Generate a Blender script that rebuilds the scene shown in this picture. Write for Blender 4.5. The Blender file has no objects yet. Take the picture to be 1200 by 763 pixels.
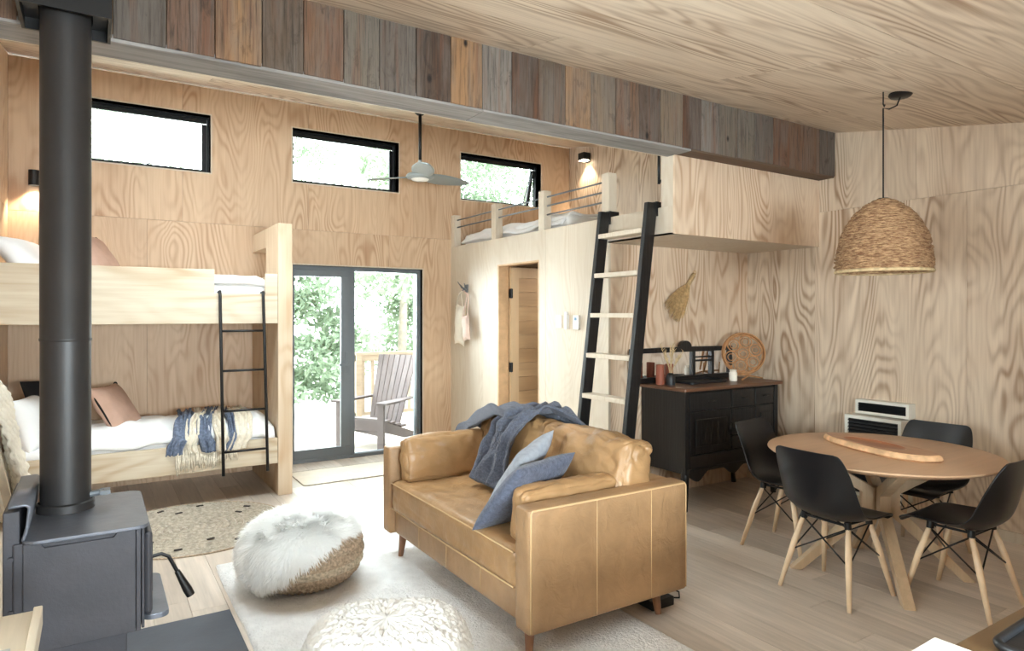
import bpy, bmesh, math, random
import numpy as np
from mathutils import Vector, Matrix, noise

random.seed(7)
rng = np.random.default_rng(7)
scn = bpy.context.scene
COL = scn.collection
PI = math.pi

# ------------------------------------------------------------------ camera, sky, exposure
cam_d = bpy.data.cameras.new('camera')
cam = bpy.data.objects.new('camera', cam_d)
COL.objects.link(cam)
cam.location = (0, 0, 1.574)
cam.rotation_euler = (math.radians(90), 0, math.radians(-32.3))
cam_d.sensor_width = 36.0
cam_d.lens = 775.0 / 1200.0 * 36.0
cam_d.shift_y = -12.5 / 1200.0
cam_d.clip_start = 0.05
scn.camera = cam

world = bpy.data.worlds.new('overcast_sky')
scn.world = world
world.use_nodes = True
wn = world.node_tree
bg = wn.nodes['Background']
bg.inputs['Color'].default_value = (0.90, 0.96, 1.0, 1)
bg.inputs['Strength'].default_value = 11.0

scn.view_settings.view_transform = 'Standard'
scn.view_settings.look = 'None'
scn.view_settings.gamma = 1.0
scn.view_settings.exposure = 0.25
scn.view_settings.use_curve_mapping = False
scn.cycles.max_bounces = 10
scn.cycles.diffuse_bounces = 6
scn.cycles.transparent_max_bounces = 12
scn.cycles.sample_clamp_indirect = 6.0


def area_light(name, loc, rot, sx, sy, power, col=(1, 1, 1), portal=False):
    d = bpy.data.lights.new(name, 'AREA')
    d.shape = 'RECTANGLE'; d.size = sx; d.size_y = sy; d.energy = power; d.color = col
    o = bpy.data.objects.new(name, d); COL.objects.link(o)
    o.location = loc; o.rotation_euler = rot
    if portal: d.cycles.is_portal = True
    return o

def portal(name, loc, rot, sx, sy):
    return area_light(name, loc, rot, sx, sy, 1, portal=True)

# portals on the glazing seen; area lights at the door and added unseen windows
portal('slider_portal', (2.49, 7.28, 1.05), (math.radians(-90), 0, 0), 1.5, 2.1)
for _x in (0.38, 2.35, 4.32):
    portal('clerestory_portal', (_x, 7.30, 3.25), (math.radians(-90), 0, 0), 1.2, 0.6)
COOL = (0.86, 0.93, 1.0)
area_light('added_side_window_light', (-0.80, 1.35, 1.50), (0, math.radians(-90), 0), 1.1, 1.3, 62, COOL)  # stands in for daylight at the out-of-view side window, added for light
area_light('added_high_window_light', (-0.80, 5.7, 2.72), (0, math.radians(-60), 0), 0.8, 1.2, 24, COOL)  # fill at an added high window, out of view near the bunk
area_light('added_kitchen_window_light', (0.9, -2.20, 1.50), (math.radians(76), 0, 0), 2.0, 0.8, 360, COOL)  # fill at the added kitchen window behind the camera
area_light('garden_door_daylight', (2.49, 7.9, 1.9), (math.radians(-68), 0, 0), 1.5, 1.6, 150, (0.88, 0.95, 1.0))
area_light('bathroom_fill_light', (4.5, 5.4, 2.14), (0, 0, 0), 0.3, 0.3, 9, (1.0, 0.95, 0.88))  # added fill for the bathroom door leaf, no lamp fixture here
for _x in (0.75, 1.95):
    area_light('added_roof_window_light', (_x, 4.75, 3.62), (math.radians(10.1 - 10), 0, 0), 1.0, 1.3, 24, COOL)  # top-down fill for the lounge at the added roof windows


# ------------------------------------------------------------------ colour and material helpers
def srgb(r, g, b):
    f = lambda c: c / 12.92 if c <= 0.04045 else ((c + 0.055) / 1.055) ** 2.4
    return (f(r / 255), f(g / 255), f(b / 255), 1)

class NT:
    def __init__(self, name):
        self.m = bpy.data.materials.new(name); self.m.use_nodes = True
        self.t = self.m.node_tree; self.b = self.t.nodes['Principled BSDF']
    def n(self, kind, ins=None, **kw):
        x = self.t.nodes.new(kind)
        for k, v in kw.items(): setattr(x, k, v)
        for k, v in (ins or {}).items():
            if isinstance(v, bpy.types.NodeSocket): self.t.links.new(v, x.inputs[k])
            else: x.inputs[k].default_value = v
        return x
    def set(self, k, v):
        if isinstance(v, bpy.types.NodeSocket): self.t.links.new(v, self.b.inputs[k])
        else: self.b.inputs[k].default_value = v
    def math(self, op, a, b=0.0):
        return self.n('ShaderNodeMath', {0: a, 1: b}, operation=op).outputs[0]
    def mix(self, f, a, b, blend='MIX'):
        x = self.n('ShaderNodeMix', data_type='RGBA', blend_type=blend)
        for k, v in ((0, f), (6, a), (7, b)):
            if isinstance(v, bpy.types.NodeSocket): self.t.links.new(v, x.inputs[k])
            else: x.inputs[k].default_value = v
        return x.outputs[2]
    def coords(self, scale=(1, 1, 1), rnd=0.0):
        tc = self.n('ShaderNodeTexCoord')
        v = self.n('ShaderNodeMapping', {'Vector': tc.outputs['Object'], 'Scale': scale}).outputs[0]
        if rnd:
            oi = self.n('ShaderNodeObjectInfo')
            r = self.math('MULTIPLY', oi.outputs['Random'], rnd)
            v = self.n('ShaderNodeVectorMath', {0: v, 1: r}, operation='ADD').outputs[0]
        return v
    def noise(self, v, scale, detail=2.0, rough=0.5, dist=0.0):
        return self.n('ShaderNodeTexNoise', {'Vector': v, 'Scale': scale, 'Detail': detail, 'Roughness': rough, 'Distortion': dist}).outputs[0]
    def ramp(self, f, a, b):
        return self.n('ShaderNodeMapRange', {0: f, 1: a, 2: b}).outputs[0]
    def bump(self, h, strength, dist=0.01):
        bn = self.n('ShaderNodeBump', {'Height': h, 'Strength': strength, 'Distance': dist})
        self.set('Normal', bn.outputs[0])

def plain(name, col, rough=0.5, metal=0.0, var=0.0, vscale=6.0, bump=0.0, bscale=40.0, bdist=0.01, coat=0.0, sheen=0.0):
    t = NT(name); c = srgb(*col)
    t.set('Roughness', rough); t.set('Metallic', metal)
    if coat: t.set('Coat Weight', coat); t.set('Coat Roughness', 0.25)
    if sheen: t.set('Sheen Weight', sheen)
    if var or bump: v = t.coords()
    if var:
        f = t.ramp(t.noise(v, vscale, 3), 0.3, 0.7)
        t.set('Base Color', t.mix(f, tuple(x * (1 - var) for x in c[:3]) + (1,), tuple(min(1, x * (1 + var)) for x in c[:3]) + (1,)))
    else: t.set('Base Color', c)
    if bump: t.bump(t.noise(v, bscale, 4, 0.6), bump, bdist)
    return t.m

def plywood(name, light, dark, axis, rough=0.5, freq=2.4, rings=170.0, amt=0.55, stretch=0.24):
    """rotary-cut plywood: contour lines of a noise stretched along the grain"""
    t = NT(name)
    sc = [1.0, 1.0, 1.0]; sc[axis] = stretch
    v = t.coords(tuple(sc), 41.0)
    n1 = t.noise(v, freq, 2.0, 0.42, 0.25)
    s = t.math('SINE', t.math('MULTIPLY', n1, rings))
    ring = t.math('POWER', t.math('ADD', t.math('MULTIPLY', s, 0.5), 0.5), 1.8)
    mask = t.ramp(t.noise(v, freq * 1.3, 1.0), 0.38, 0.66)
    broad = t.ramp(t.noise(v, freq * 1.9, 2.0), 0.35, 0.75)
    sf = [38.0, 38.0, 38.0]; sf[axis] = 1.6
    fib = t.noise(t.coords(tuple(sf), 13.0), 1.0, 3.0, 0.6)
    f = t.math('MULTIPLY', ring, t.math('ADD', t.math('MULTIPLY', mask, amt), 0.12))
    f = t.math('ADD', f, t.math('MULTIPLY', broad, 0.22))
    f = t.math('ADD', f, t.math('MULTIPLY', t.ramp(fib, 0.4, 0.8), 0.34))
    f = t.math('MINIMUM', f, 1.0)
    c = t.mix(f, srgb(*light), srgb(*dark))
    oi = t.n('ShaderNodeObjectInfo')
    tint = t.math('ADD', t.math('MULTIPLY', oi.outputs['Random'], 0.10), 0.93)
    c = t.mix(1.0, c, t.n('ShaderNodeCombineColor', {0: tint, 1: tint, 2: tint}).outputs[0], 'MULTIPLY')
    t.set('Base Color', c); t.set('Roughness', rough)
    t.bump(fib, 0.08, 0.004)
    return t.m

def plank_wood(name, cols, axis, rough=0.5, grain=26.0, bump=0.15, knots=0.0, contrast=0.5):
    """solid boards: each object picks its own tone from cols"""
    t = NT(name)
    oi = t.n('ShaderNodeObjectInfo')
    cr = t.n('ShaderNodeValToRGB', {'Fac': oi.outputs['Random']})
    e = cr.color_ramp.elements
    cr.color_ramp.interpolation = 'CONSTANT' if len(cols) > 3 else 'LINEAR'
    n = len(cols)
    e[0].position = 0.0; e[0].color = srgb(*cols[0]); e[1].position = 1.0 / n if n > 3 else 1.0; e[1].color = srgb(*cols[1])
    for i in range(2, n):
        x = e.new(i / n if n > 3 else i / (n - 1)); x.color = srgb(*cols[i])
    if n == 3: e[1].position = 0.5; e[1].color = srgb(*cols[1])
    sf = [grain] * 3; sf[axis] = grain * 0.05
    fib = t.noise(t.coords(tuple(sf), 57.0), 1.0, 4.0, 0.65, 0.4)
    sb = [4.0] * 3; sb[axis] = 0.7
    big = t.noise(t.coords(tuple(sb), 23.0), 1.0, 3.0, 0.6, 0.6)
    f = t.math('ADD', t.math('MULTIPLY', t.ramp(fib, 0.3, 0.75), 0.6), t.math('MULTIPLY', t.ramp(big, 0.35, 0.65), 0.5))
    dk = t.mix(contrast, cr.outputs[0], (0.0, 0.0, 0.0, 1))
    c = t.mix(f, cr.outputs[0], dk)
    if knots:
        sk = [5.0] * 3; sk[axis] = 2.6
        vo = t.n('ShaderNodeTexVoronoi', {'Vector': t.coords(tuple(sk), 19.0), 'Scale': 1.0})
        c = t.mix(t.math('MULTIPLY', t.ramp(vo.outputs['Distance'], 0.14, 0.06), knots), c, (0.012, 0.008, 0.006, 1))
    t.set('Base Color', c); t.set('Roughness', rough)
    t.bump(fib, bump, 0.006)
    return t.m

def glass(name, tint=(0.97, 1.0, 0.99)):
    t = NT(name); t.t.nodes.remove(t.b)
    out = t.t.nodes['Material Output']
    tr = t.n('ShaderNodeBsdfTransparent', {'Color': tint + (1,)})
    gl = t.n('ShaderNodeBsdfGlossy', {'Roughness': 0.02})
    fr = t.n('ShaderNodeFresnel', {'IOR': 1.45})
    mx = t.n('ShaderNodeMixShader', {0: fr.outputs[0], 1: tr.outputs[0], 2: gl.outputs[0]})
    t.t.links.new(mx.outputs[0], out.inputs[0])
    return t.m

def emitter(name, col, strength):
    t = NT(name); t.set('Base Color', srgb(*col)); t.set('Emission Color', srgb(*col)); t.set('Emission Strength', strength)
    return t.m

def fur_mat(name, col):
    t = NT(name); t.t.nodes.remove(t.b)
    d = t.n('ShaderNodeBsdfDiffuse', {'Color': srgb(*col)}); tr = t.n('ShaderNodeBsdfTranslucent', {'Color': srgb(*col)})
    mx = t.n('ShaderNodeMixShader', {0: 0.3, 1: d.outputs[0], 2: tr.outputs[0]})
    t.t.links.new(mx.outputs[0], t.t.nodes['Material Output'].inputs[0])
    return t.m
M = {}
M['ply_wall'] = plywood('plywood_walls', (226, 205, 180), (180, 143, 112), 2)
M['ply_back'] = plywood('plywood_window_wall', (214, 186, 156), (174, 136, 104), 2, amt=0.5)
M['ply_pale'] = plywood('plywood_pale', (212, 200, 182), (194, 175, 150), 2, amt=0.3)
M['ply_right'] = plywood('plywood_dining_wall', (226, 208, 185), (158, 127, 100), 2, amt=0.62)
M['ply_ceil'] = plywood('plywood_ceiling', (234, 218, 197), (164, 136, 110), 0, freq=2.6, rings=170, amt=0.65, stretch=0.13)
M['ply_bed'] = plywood('plywood_bunk', (210, 198, 176), (168, 136, 98), 0, freq=2.0, rings=90, amt=0.8)
M['ply_post'] = plywood('plywood_post', (208, 188, 162), (180, 148, 114), 2, rings=80, amt=0.5)
M['substrate'] = plain('wall_backing', (120, 92, 64), 0.9)
M['floor'] = plank_wood('oak_floor', [(236, 222, 208), (224, 210, 196), (212, 198, 184)], 1, rough=0.34, grain=44, bump=0.06, contrast=0.34)
def barn(name, cols):
    t = NT(name); oi = t.n('ShaderNodeObjectInfo')
    cr = t.n('ShaderNodeValToRGB', {'Fac': oi.outputs['Random']}); cr.color_ramp.interpolation = 'CONSTANT'
    e = cr.color_ramp.elements; n = len(cols)
    e[0].position = 0; e[0].color = srgb(*cols[0]); e[1].position = 1 / n; e[1].color = srgb(*cols[1])
    for i in range(2, n): e.new(i / n).color = srgb(*cols[i])
    patch = t.ramp(t.noise(t.coords((9, 9, 1.6), 31), 1.0, 4, 0.6, 0.8), 0.38, 0.62)
    c = t.mix(t.math('MULTIPLY', patch, 0.55), cr.outputs[0], srgb(114, 106, 99))
    red = t.ramp(t.noise(t.coords((14, 14, 1.1), 77), 1.0, 3, 0.6, 0.5), 0.52, 0.7)
    c = t.mix(t.math('MULTIPLY', red, 0.6), c, srgb(112, 72, 50))
    streak = t.noise(t.coords((95, 95, 3.2), 17), 1.0, 5, 0.7, 0.3)
    c = t.mix(t.math('MULTIPLY', t.ramp(streak, 0.48, 0.74), 0.9), c, srgb(44, 34, 28))
    dirt = t.ramp(t.noise(t.coords((12, 12, 5), 11), 1.0, 5, 0.7, 1.0), 0.56, 0.74)
    c = t.mix(t.math('MULTIPLY', dirt, 0.75), c, srgb(48, 38, 32))
    vo = t.n('ShaderNodeTexVoronoi', {'Vector': t.coords((5, 5, 3.0), 19), 'Scale': 1.0})
    c = t.mix(t.ramp(vo.outputs['Distance'], 0.11, 0.07), c, srgb(30, 22, 18))
    t.set('Base Color', c); t.set('Roughness', 0.85); t.bump(streak, 0.8, 0.008)
    return t.m
M['barn'] = barn('weathered_barn_boards', [(124, 106, 88), (110, 78, 58), (94, 78, 64), (128, 120, 112), (116, 88, 68), (98, 88, 80), (78, 58, 45), (112, 102, 90), (150, 114, 80)])
M['barn_grey'] = plank_wood('weathered_grey_board', [(172, 167, 164), (164, 159, 155), (168, 162, 158)], 0, rough=0.85, grain=40, bump=0.6, contrast=0.7)
M['barn_brown'] = plank_wood('weathered_brown_board', [(104, 82, 66), (96, 76, 60), (110, 88, 70)], 0, rough=0.85, grain=16, bump=0.5, contrast=0.5)
M['black_metal'] = plain('black_powder_coat', (26, 25, 26), 0.42, 0.3)
M['black_wood'] = plank_wood('ebonised_oak', [(24, 23, 25), (21, 21, 23), (27, 26, 27)], 2, rough=0.36, grain=40, bump=0.6, contrast=0.6)
M['stove'] = plain('stove_black_enamel', (66, 65, 70), 0.5, 0.3, 0.12, 9, 0.08, 60)
M['stove_top'] = plain('stove_plate', (112, 116, 126), 0.36, 0.5, 0.18, 7, 0.1, 40)
M['flue'] = plain('flue_black', (48, 46, 46), 0.45, 0.2, 0.1, 5)
M['slate'] = plain('slate_hearth', (74, 80, 90), 0.5, 0, 0.15, 3, 0.15, 20)
M['alu'] = plain('dark_grey_aluminium', (104, 110, 115), 0.4, 0.1)
M['alu_black'] = plain('black_aluminium', (28, 29, 31), 0.4, 0.3)
M['glass'] = glass('window_glass')
M['mirror'] = plain('mirror_glass', (235, 235, 235), 0.04, 1.0)
M['white'] = plain('white_paint', (236, 234, 228), 0.5)
M['white_plastic'] = plain('white_plastic', (238, 236, 230), 0.35)
M['linen'] = plain('white_linen', (238, 238, 238), 0.9, 0, 0.03, 5, 0.25, 22, 0.01, sheen=0.2)
M['cream'] = plain('cream_cloth', (232, 222, 205), 0.9, 0, 0.06, 8, 0.4, 60, sheen=0.2)
M['chunky'] = plain('cream_chunky_weave', (234, 226, 210), 0.95, 0, 0.05, 20, 0.35, 60)
M['peach'] = plain('dusty_pink_linen', (186, 152, 134), 0.9, 0, 0.08, 9, 0.3, 60)
M['black_cloth'] = plain('black_cotton', (22, 20, 21), 0.95)
M['throw_blue'] = plain('slate_blue_weave', (104, 114, 134), 0.95, 0, 0.35, 45, 0.6, 90)
M['throw_cream'] = plain('cream_throw_weave', (226, 216, 198), 0.95, 0, 0.12, 40, 0.6, 90)
M['slate_knit'] = plain('slate_knit', (88, 94, 112), 0.95, 0, 0.35, 80, 1.0, 140, 0.02, sheen=0.3)
M['slate_velvet'] = plain('slate_linen', (84, 90, 108), 0.9, 0, 0.3, 60, 0.4, 120, sheen=0.2)
M['pale_grey_cloth'] = plain('pale_blue_grey_linen', (158, 164, 174), 0.9, 0, 0.12, 30, 0.3, 90)
M['jute'] = plain('jute_braid', (182, 160, 136), 0.95, 0, 0.4, 70, 0.9, 130)
M['jute_pale'] = plain('jute_braid_pale', (200, 184, 160), 0.95, 0, 0.35, 70, 0.9, 130)
M['jute_rug'] = plain('jute_rug_braid', (178, 168, 152), 0.95, 0, 0.28, 40, 0.8, 100)
M['jute_dark'] = plain('dark_stitching', (58, 52, 48), 0.95)
M['fur'] = plain('white_sheepskin', (252, 251, 248), 0.9, sheen=0.2)
M['wool'] = fur_mat('sheepskin_wool', (255, 255, 254))
M['loops'] = plain('wool_loops', (232, 231, 228), 0.95)
M['pouf_white'] = plain('white_looped_wool', (240, 236, 228), 0.95, 0, 0.05, 30)
M['rug_white'] = plain('white_wool_rug', (236, 236, 236), 0.98, 0, 0.06, 14, 0.8, 60, 0.02)
M['wood_leg'] = plain('walnut_leg', (132, 92, 66), 0.45, 0, 0.12, 20)
M['beech'] = plain('beech_leg', (232, 204, 170), 0.45, 0, 0.08, 14)
M['oak_table'] = plank_wood('oak_table', [(206, 168, 132), (202, 164, 128), (208, 170, 136)], 0, rough=0.4, grain=30, bump=0.04, contrast=0.22)
M['oak_base'] = plank_wood('oak_base', [(212, 184, 150), (206, 176, 142), (218, 190, 156)], 2, rough=0.5, grain=36, bump=0.05, contrast=0.3)
M['slab'] = plank_wood('live_edge_slab', [(208, 150, 108), (200, 144, 104), (206, 150, 106)], 1, rough=0.35, grain=13, bump=0.05, contrast=0.42)
M['slab_dark'] = plank_wood('slab_hollow', [(168, 108, 74), (160, 102, 70), (172, 112, 78)], 1, rough=0.35, grain=13, bump=0.05, contrast=0.45)
M['bark'] = plain('barkless_edge', (214, 172, 130), 0.7, 0, 0.3, 16, 0.5, 30)
M['chair_shell'] = plain('black_plastic_shell', (13, 14, 18), 0.36)
M['side_top'] = plank_wood('stained_oak_top', [(112, 76, 54), (106, 72, 50), (118, 82, 58)], 0, rough=0.36, grain=40, bump=0.06, contrast=0.45)
M['terracotta'] = plain('terracotta', (150, 84, 62), 0.6, 0, 0.1, 10)
M['black_ceramic'] = plain('black_ceramic', (28, 28, 30), 0.45)
M['wicker'] = plain('rattan', (178, 128, 82), 0.55, 0, 0.25, 30)
M['pale_pink'] = plain('cream_pink_cloth', (226, 202, 190), 0.9, 0, 0.05, 8, 0.3, 60)
M['straw'] = plain('straw', (186, 154, 108), 0.85, 0, 0.3, 40)
M['dry_stem'] = plain('dried_grass', (200, 176, 136), 0.9, 0, 0.25, 30)
def weave(name, a, b):
    t = NT(name)
    n1 = t.ramp(t.noise(t.coords((26, 26, 120)), 1.0, 3, 0.65, 0.4), 0.36, 0.62)
    n2 = t.ramp(t.noise(t.coords((70, 70, 240)), 1.0, 2, 0.6), 0.4, 0.7)
    c = t.mix(n1, srgb(*b), srgb(*a)); c = t.mix(t.math('MULTIPLY', n2, 0.45), c, srgb(96, 62, 40))
    t.set('Base Color', c); t.set('Roughness', 0.85); t.bump(n1, 0.7, 0.01)
    return t.m
M['shade'] = weave('woven_water_hyacinth', (206, 168, 126), (132, 92, 62))
M['white_gloss'] = plain('white_glazed_jar', (236, 230, 216), 0.3)
M['heater'] = plain('heater_enamel', (232, 230, 220), 0.4)
M['dark_vent'] = plain('dark_vent', (26, 26, 28), 0.5)
M['fan_grey'] = plain('fan_grey', (150, 158, 158), 0.45, 0.2)
M['lamp_glow'] = emitter('lamp_glow', (255, 238, 210), 14.0)
M['fan_lens'] = plain('white_fan_lens', (245, 245, 240), 0.4)
M['door_wood'] = plank_wood('door_veneer', [(206, 174, 134), (196, 162, 122), (200, 168, 128)], 0, rough=0.5, grain=14, bump=0.05, contrast=0.32)
M['door_stile'] = plank_wood('door_stile', [(212, 182, 144), (208, 178, 140), (214, 186, 148)], 2, rough=0.5, grain=16, bump=0.05, contrast=0.2)
M['jamb'] = plain('door_jamb_pine', (204, 168, 128), 0.55, 0, 0.12, 12)
M['counter'] = plank_wood('benchtop', [(122, 96, 66), (118, 92, 64), (126, 100, 70)], 0, rough=0.3, grain=30, bump=0.03, contrast=0.3)
M['cabinet_pale'] = plank_wood('pale_oak', [(206, 190, 166), (200, 184, 160), (208, 194, 172)], 1, rough=0.5, grain=34, bump=0.05, contrast=0.3)
M['paper'] = plain('paper', (150, 153, 156), 0.7)
M['blue_plastic'] = plain('blue_plastic', (88, 128, 158), 0.35)
M['deck'] = plank_wood('deck_timber', [(206, 196, 182), (198, 186, 172), (210, 202, 190)], 0, rough=0.7, grain=18, bump=0.1, contrast=0.3)
M['rail_timber'] = plank_wood('railing_timber', [(150, 134, 114), (142, 126, 106), (156, 140, 120)], 0, rough=0.7, grain=30, bump=0.1, contrast=0.3)
M['grey_timber'] = plank_wood('weathered_chair_timber', [(90, 78, 76), (78, 66, 64), (98, 88, 86)], 2, rough=0.7, grain=40, bump=0.1, contrast=0.4)
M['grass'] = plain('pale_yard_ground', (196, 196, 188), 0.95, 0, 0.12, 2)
M['leaf'] = fur_mat('leaves', (126, 142, 118))
M['leaf_b'] = fur_mat('leaves_light', (158, 172, 148))
M['trunk'] = plain('tree_bark', (150, 140, 126), 0.9, 0, 0.2, 12, 0.5, 30)

def leather(name, col, wr=0.35):
    t = NT(name); v = t.coords()
    c = srgb(*col)
    f = t.ramp(t.noise(v, 3.5, 4, 0.6), 0.3, 0.72)
    cc = t.mix(f, tuple(x * 0.74 for x in c[:3]) + (1,), tuple(min(1, x * 1.18) for x in c[:3]) + (1,))
    t.set('Base Color', cc)
    t.set('Roughness', t.math('ADD', t.math('MULTIPLY', t.noise(v, 9, 3), 0.2), wr - 0.05))
    h = t.math('ADD', t.math('MULTIPLY', t.noise(v, 9, 3, 0.55, 0.8), 1.0), t.math('MULTIPLY', t.noise(v, 160, 2), 0.06))
    t.bump(h, 0.4, 0.02)
    return t.m
M['leather'] = leather('tan_leather', (166, 130, 90), 0.32)
M['leather_flat'] = leather('tan_leather_panels', (164, 130, 94), 0.42)
M['leather_seam'] = plain('leather_piping', (196, 164, 122), 0.5)


# ------------------------------------------------------------------ mesh helpers
class MB:
    def __init__(self): self.v = []; self.f = []
    def add(self, vs, fs):
        o = len(self.v); self.v += [tuple(p) for p in vs]; self.f += [tuple(i + o for i in q) for q in fs]; return self
    def box(self, x0, x1, y0, y1, z0, z1):
        return self.add([(x, y, z) for z in (z0, z1) for y in (y0, y1) for x in (x0, x1)],
                        [(0, 2, 3, 1), (4, 5, 7, 6), (0, 1, 5, 4), (2, 6, 7, 3), (0, 4, 6, 2), (1, 3, 7, 5)])
    def hexa(self, p):   # 8 points in the order of box()
        return self.add(p, [(0, 2, 3, 1), (4, 5, 7, 6), (0, 1, 5, 4), (2, 6, 7, 3), (0, 4, 6, 2), (1, 3, 7, 5)])
    def bar(self, a, b, w, h, up=(0, 0, 1), w2=None, h2=None):
        a, b = Vector(a), Vector(b); d = (b - a).normalized(); up = Vector(up)
        if abs(d.dot(up)) > 0.98: up = Vector((1, 0, 0))
        s = d.cross(up).normalized(); u = s.cross(d).normalized()
        w2 = w if w2 is None else w2; h2 = h if h2 is None else h2
        P = []
        for q, ww, hh in ((a, w, h), (b, w2, h2)):
            for j in (-1, 1):
                for i in (-1, 1): P.append(q + s * (i * ww / 2) + u * (j * hh / 2))
        return self.hexa(P)
    def tube(self, pts, r, seg=8, closed=False, caps=True):
        pts = [Vector(p) for p in pts]; n = len(pts)
        rs = r if isinstance(r, (list, tuple)) else [r] * n
        vs = []; prev = None
        for i, p in enumerate(pts):
            if closed: d = pts[(i + 1) % n] - pts[i - 1]
            else: d = pts[min(i + 1, n - 1)] - pts[max(i - 1, 0)]
            d.normalize()
            if prev is None:
                a = Vector((0, 0, 1)) if abs(d.z) < 0.9 else Vector((1, 0, 0))
                s = d.cross(a).normalized()
            else:
                s = (prev - d * prev.dot(d)).normalized()
            prev = s; u = d.cross(s)
            for k in range(seg):
                t = 2 * PI * k / seg
                vs.append(p + s * (math.cos(t) * rs[i]) + u * (math.sin(t) * rs[i]))
        fs = []
        for i in range(n if closed else n - 1):
            j = (i + 1) % n
            for k in range(seg):
                k2 = (k + 1) % seg
                fs.append((i * seg + k, i * seg + k2, j * seg + k2, j * seg + k))
        if caps and not closed:
            fs.append(tuple(range(seg - 1, -1, -1))); fs.append(tuple((n - 1) * seg + k for k in range(seg)))
        return self.add(vs, fs)
    def lathe(self, prof, c=(0, 0, 0), seg=32, fn=None):
        vs = []; n = len(prof)
        for r, z in prof:
            for k in range(seg):
                t = 2 * PI * k / seg
                p = (c[0] + r * math.cos(t), c[1] + r * math.sin(t), c[2] + z)
                vs.append(fn(p, t) if fn else p)
        fs = [(i * seg + k, i * seg + (k + 1) % seg, (i + 1) * seg + (k + 1) % seg, (i + 1) * seg + k) for i in range(n - 1) for k in range(seg)]
        return self.add(vs, fs)
    def prism(self, poly, lo, hi, axis=2):
        def mk(a, b, t):
            return (a, b, t) if axis == 2 else ((a, t, b) if axis == 1 else (t, a, b))
        n = len(poly)
        vs = [mk(a, b, lo) for a, b in poly] + [mk(a, b, hi) for a, b in poly]
        fs = [tuple(range(n - 1, -1, -1)), tuple(range(n, 2 * n))]
        fs += [(i, (i + 1) % n, n + (i + 1) % n, n + i) for i in range(n)]
        return self.add(vs, fs)
    def grid(self, fn, nu, nv):
        vs = [fn(i / nu, j / nv) for j in range(nv + 1) for i in range(nu + 1)]
        fs = [(j * (nu + 1) + i, j * (nu + 1) + i + 1, (j + 1) * (nu + 1) + i + 1, (j + 1) * (nu + 1) + i) for j in range(nv) for i in range(nu)]
        return self.add(vs, fs)
    def xform(self, mat):
        self.v = [tuple(mat @ Vector(p)) for p in self.v]; return self

def fix_normals(me):
    bm = bmesh.new(); bm.from_mesh(me)
    bmesh.ops.recalc_face_normals(bm, faces=bm.faces)
    bm.to_mesh(me); bm.free()

def wpos(o):
    p = Vector((0, 0, 0))
    while o is not None:
        p += Vector(o.location); o = o.parent
    return p

def obj(name, mb, mat, parent=None, smooth=False, bevel=0.0, solid=0.0, local=False, sub=0, recalc=True, angle=None, weld=False):
    """one mesh object; coordinates are world unless local=True"""
    off = wpos(parent) if (parent is not None and not local) else Vector((0, 0, 0))
    me = bpy.data.meshes.new(name)
    me.from_pydata([(p[0] - off.x, p[1] - off.y, p[2] - off.z) for p in mb.v], [], mb.f)
    if weld:
        bm = bmesh.new(); bm.from_mesh(me); bmesh.ops.remove_doubles(bm, verts=bm.verts, dist=1e-5); bm.to_mesh(me); bm.free()
    if recalc: fix_normals(me)
    me.materials.append(mat)
    if smooth:
        me.polygons.foreach_set('use_smooth', [True] * len(me.polygons))
        if angle: me.set_sharp_from_angle(angle=math.radians(angle))
    me.update()
    o = bpy.data.objects.new(name, me); COL.objects.link(o)
    if parent is not None: o.parent = parent
    if solid:
        md = o.modifiers.new('solid', 'SOLIDIFY'); md.thickness = solid; md.offset = 0
    if bevel:
        md = o.modifiers.new('bevel', 'BEVEL'); md.width = bevel; md.segments = 2; md.limit_method = 'ANGLE'; md.angle_limit = math.radians(40)
    if sub:
        md = o.modifiers.new('sub', 'SUBSURF'); md.levels = sub; md.render_levels = sub
    return o

def tag(o, label, cat=None, group=None, kind=None):
    if label: o['label'] = label
    if cat: o['category'] = cat
    if group: o['group'] = group
    if kind: o['kind'] = kind
    return o

def thing(name, label, cat, loc=(0, 0, 0), rz=0.0, group=None, kind=None):
    o = bpy.data.objects.new(name, None); COL.objects.link(o)
    o.empty_display_size = 0.1
    o.location = loc; o.rotation_euler = (0, 0, rz)
    return tag(o, label, cat, group, kind)

def dup(root, loc, rz, label, group=None):
    r = root.copy(); COL.objects.link(r); r.location = loc; r.rotation_euler = (0, 0, rz)
    r['label'] = label
    if group: r['group'] = group
    for ch in list(root.children):
        c = ch.copy(); COL.objects.link(c); c.parent = r
        for g in list(ch.children):
            d = g.copy(); COL.objects.link(d); d.parent = c
    return r

def nz(p, s=1.0, seed=0.0):
    return noise.noise(Vector((p[0] * s + seed, p[1] * s - seed * 0.7, p[2] * s + seed * 1.3)))

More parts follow.
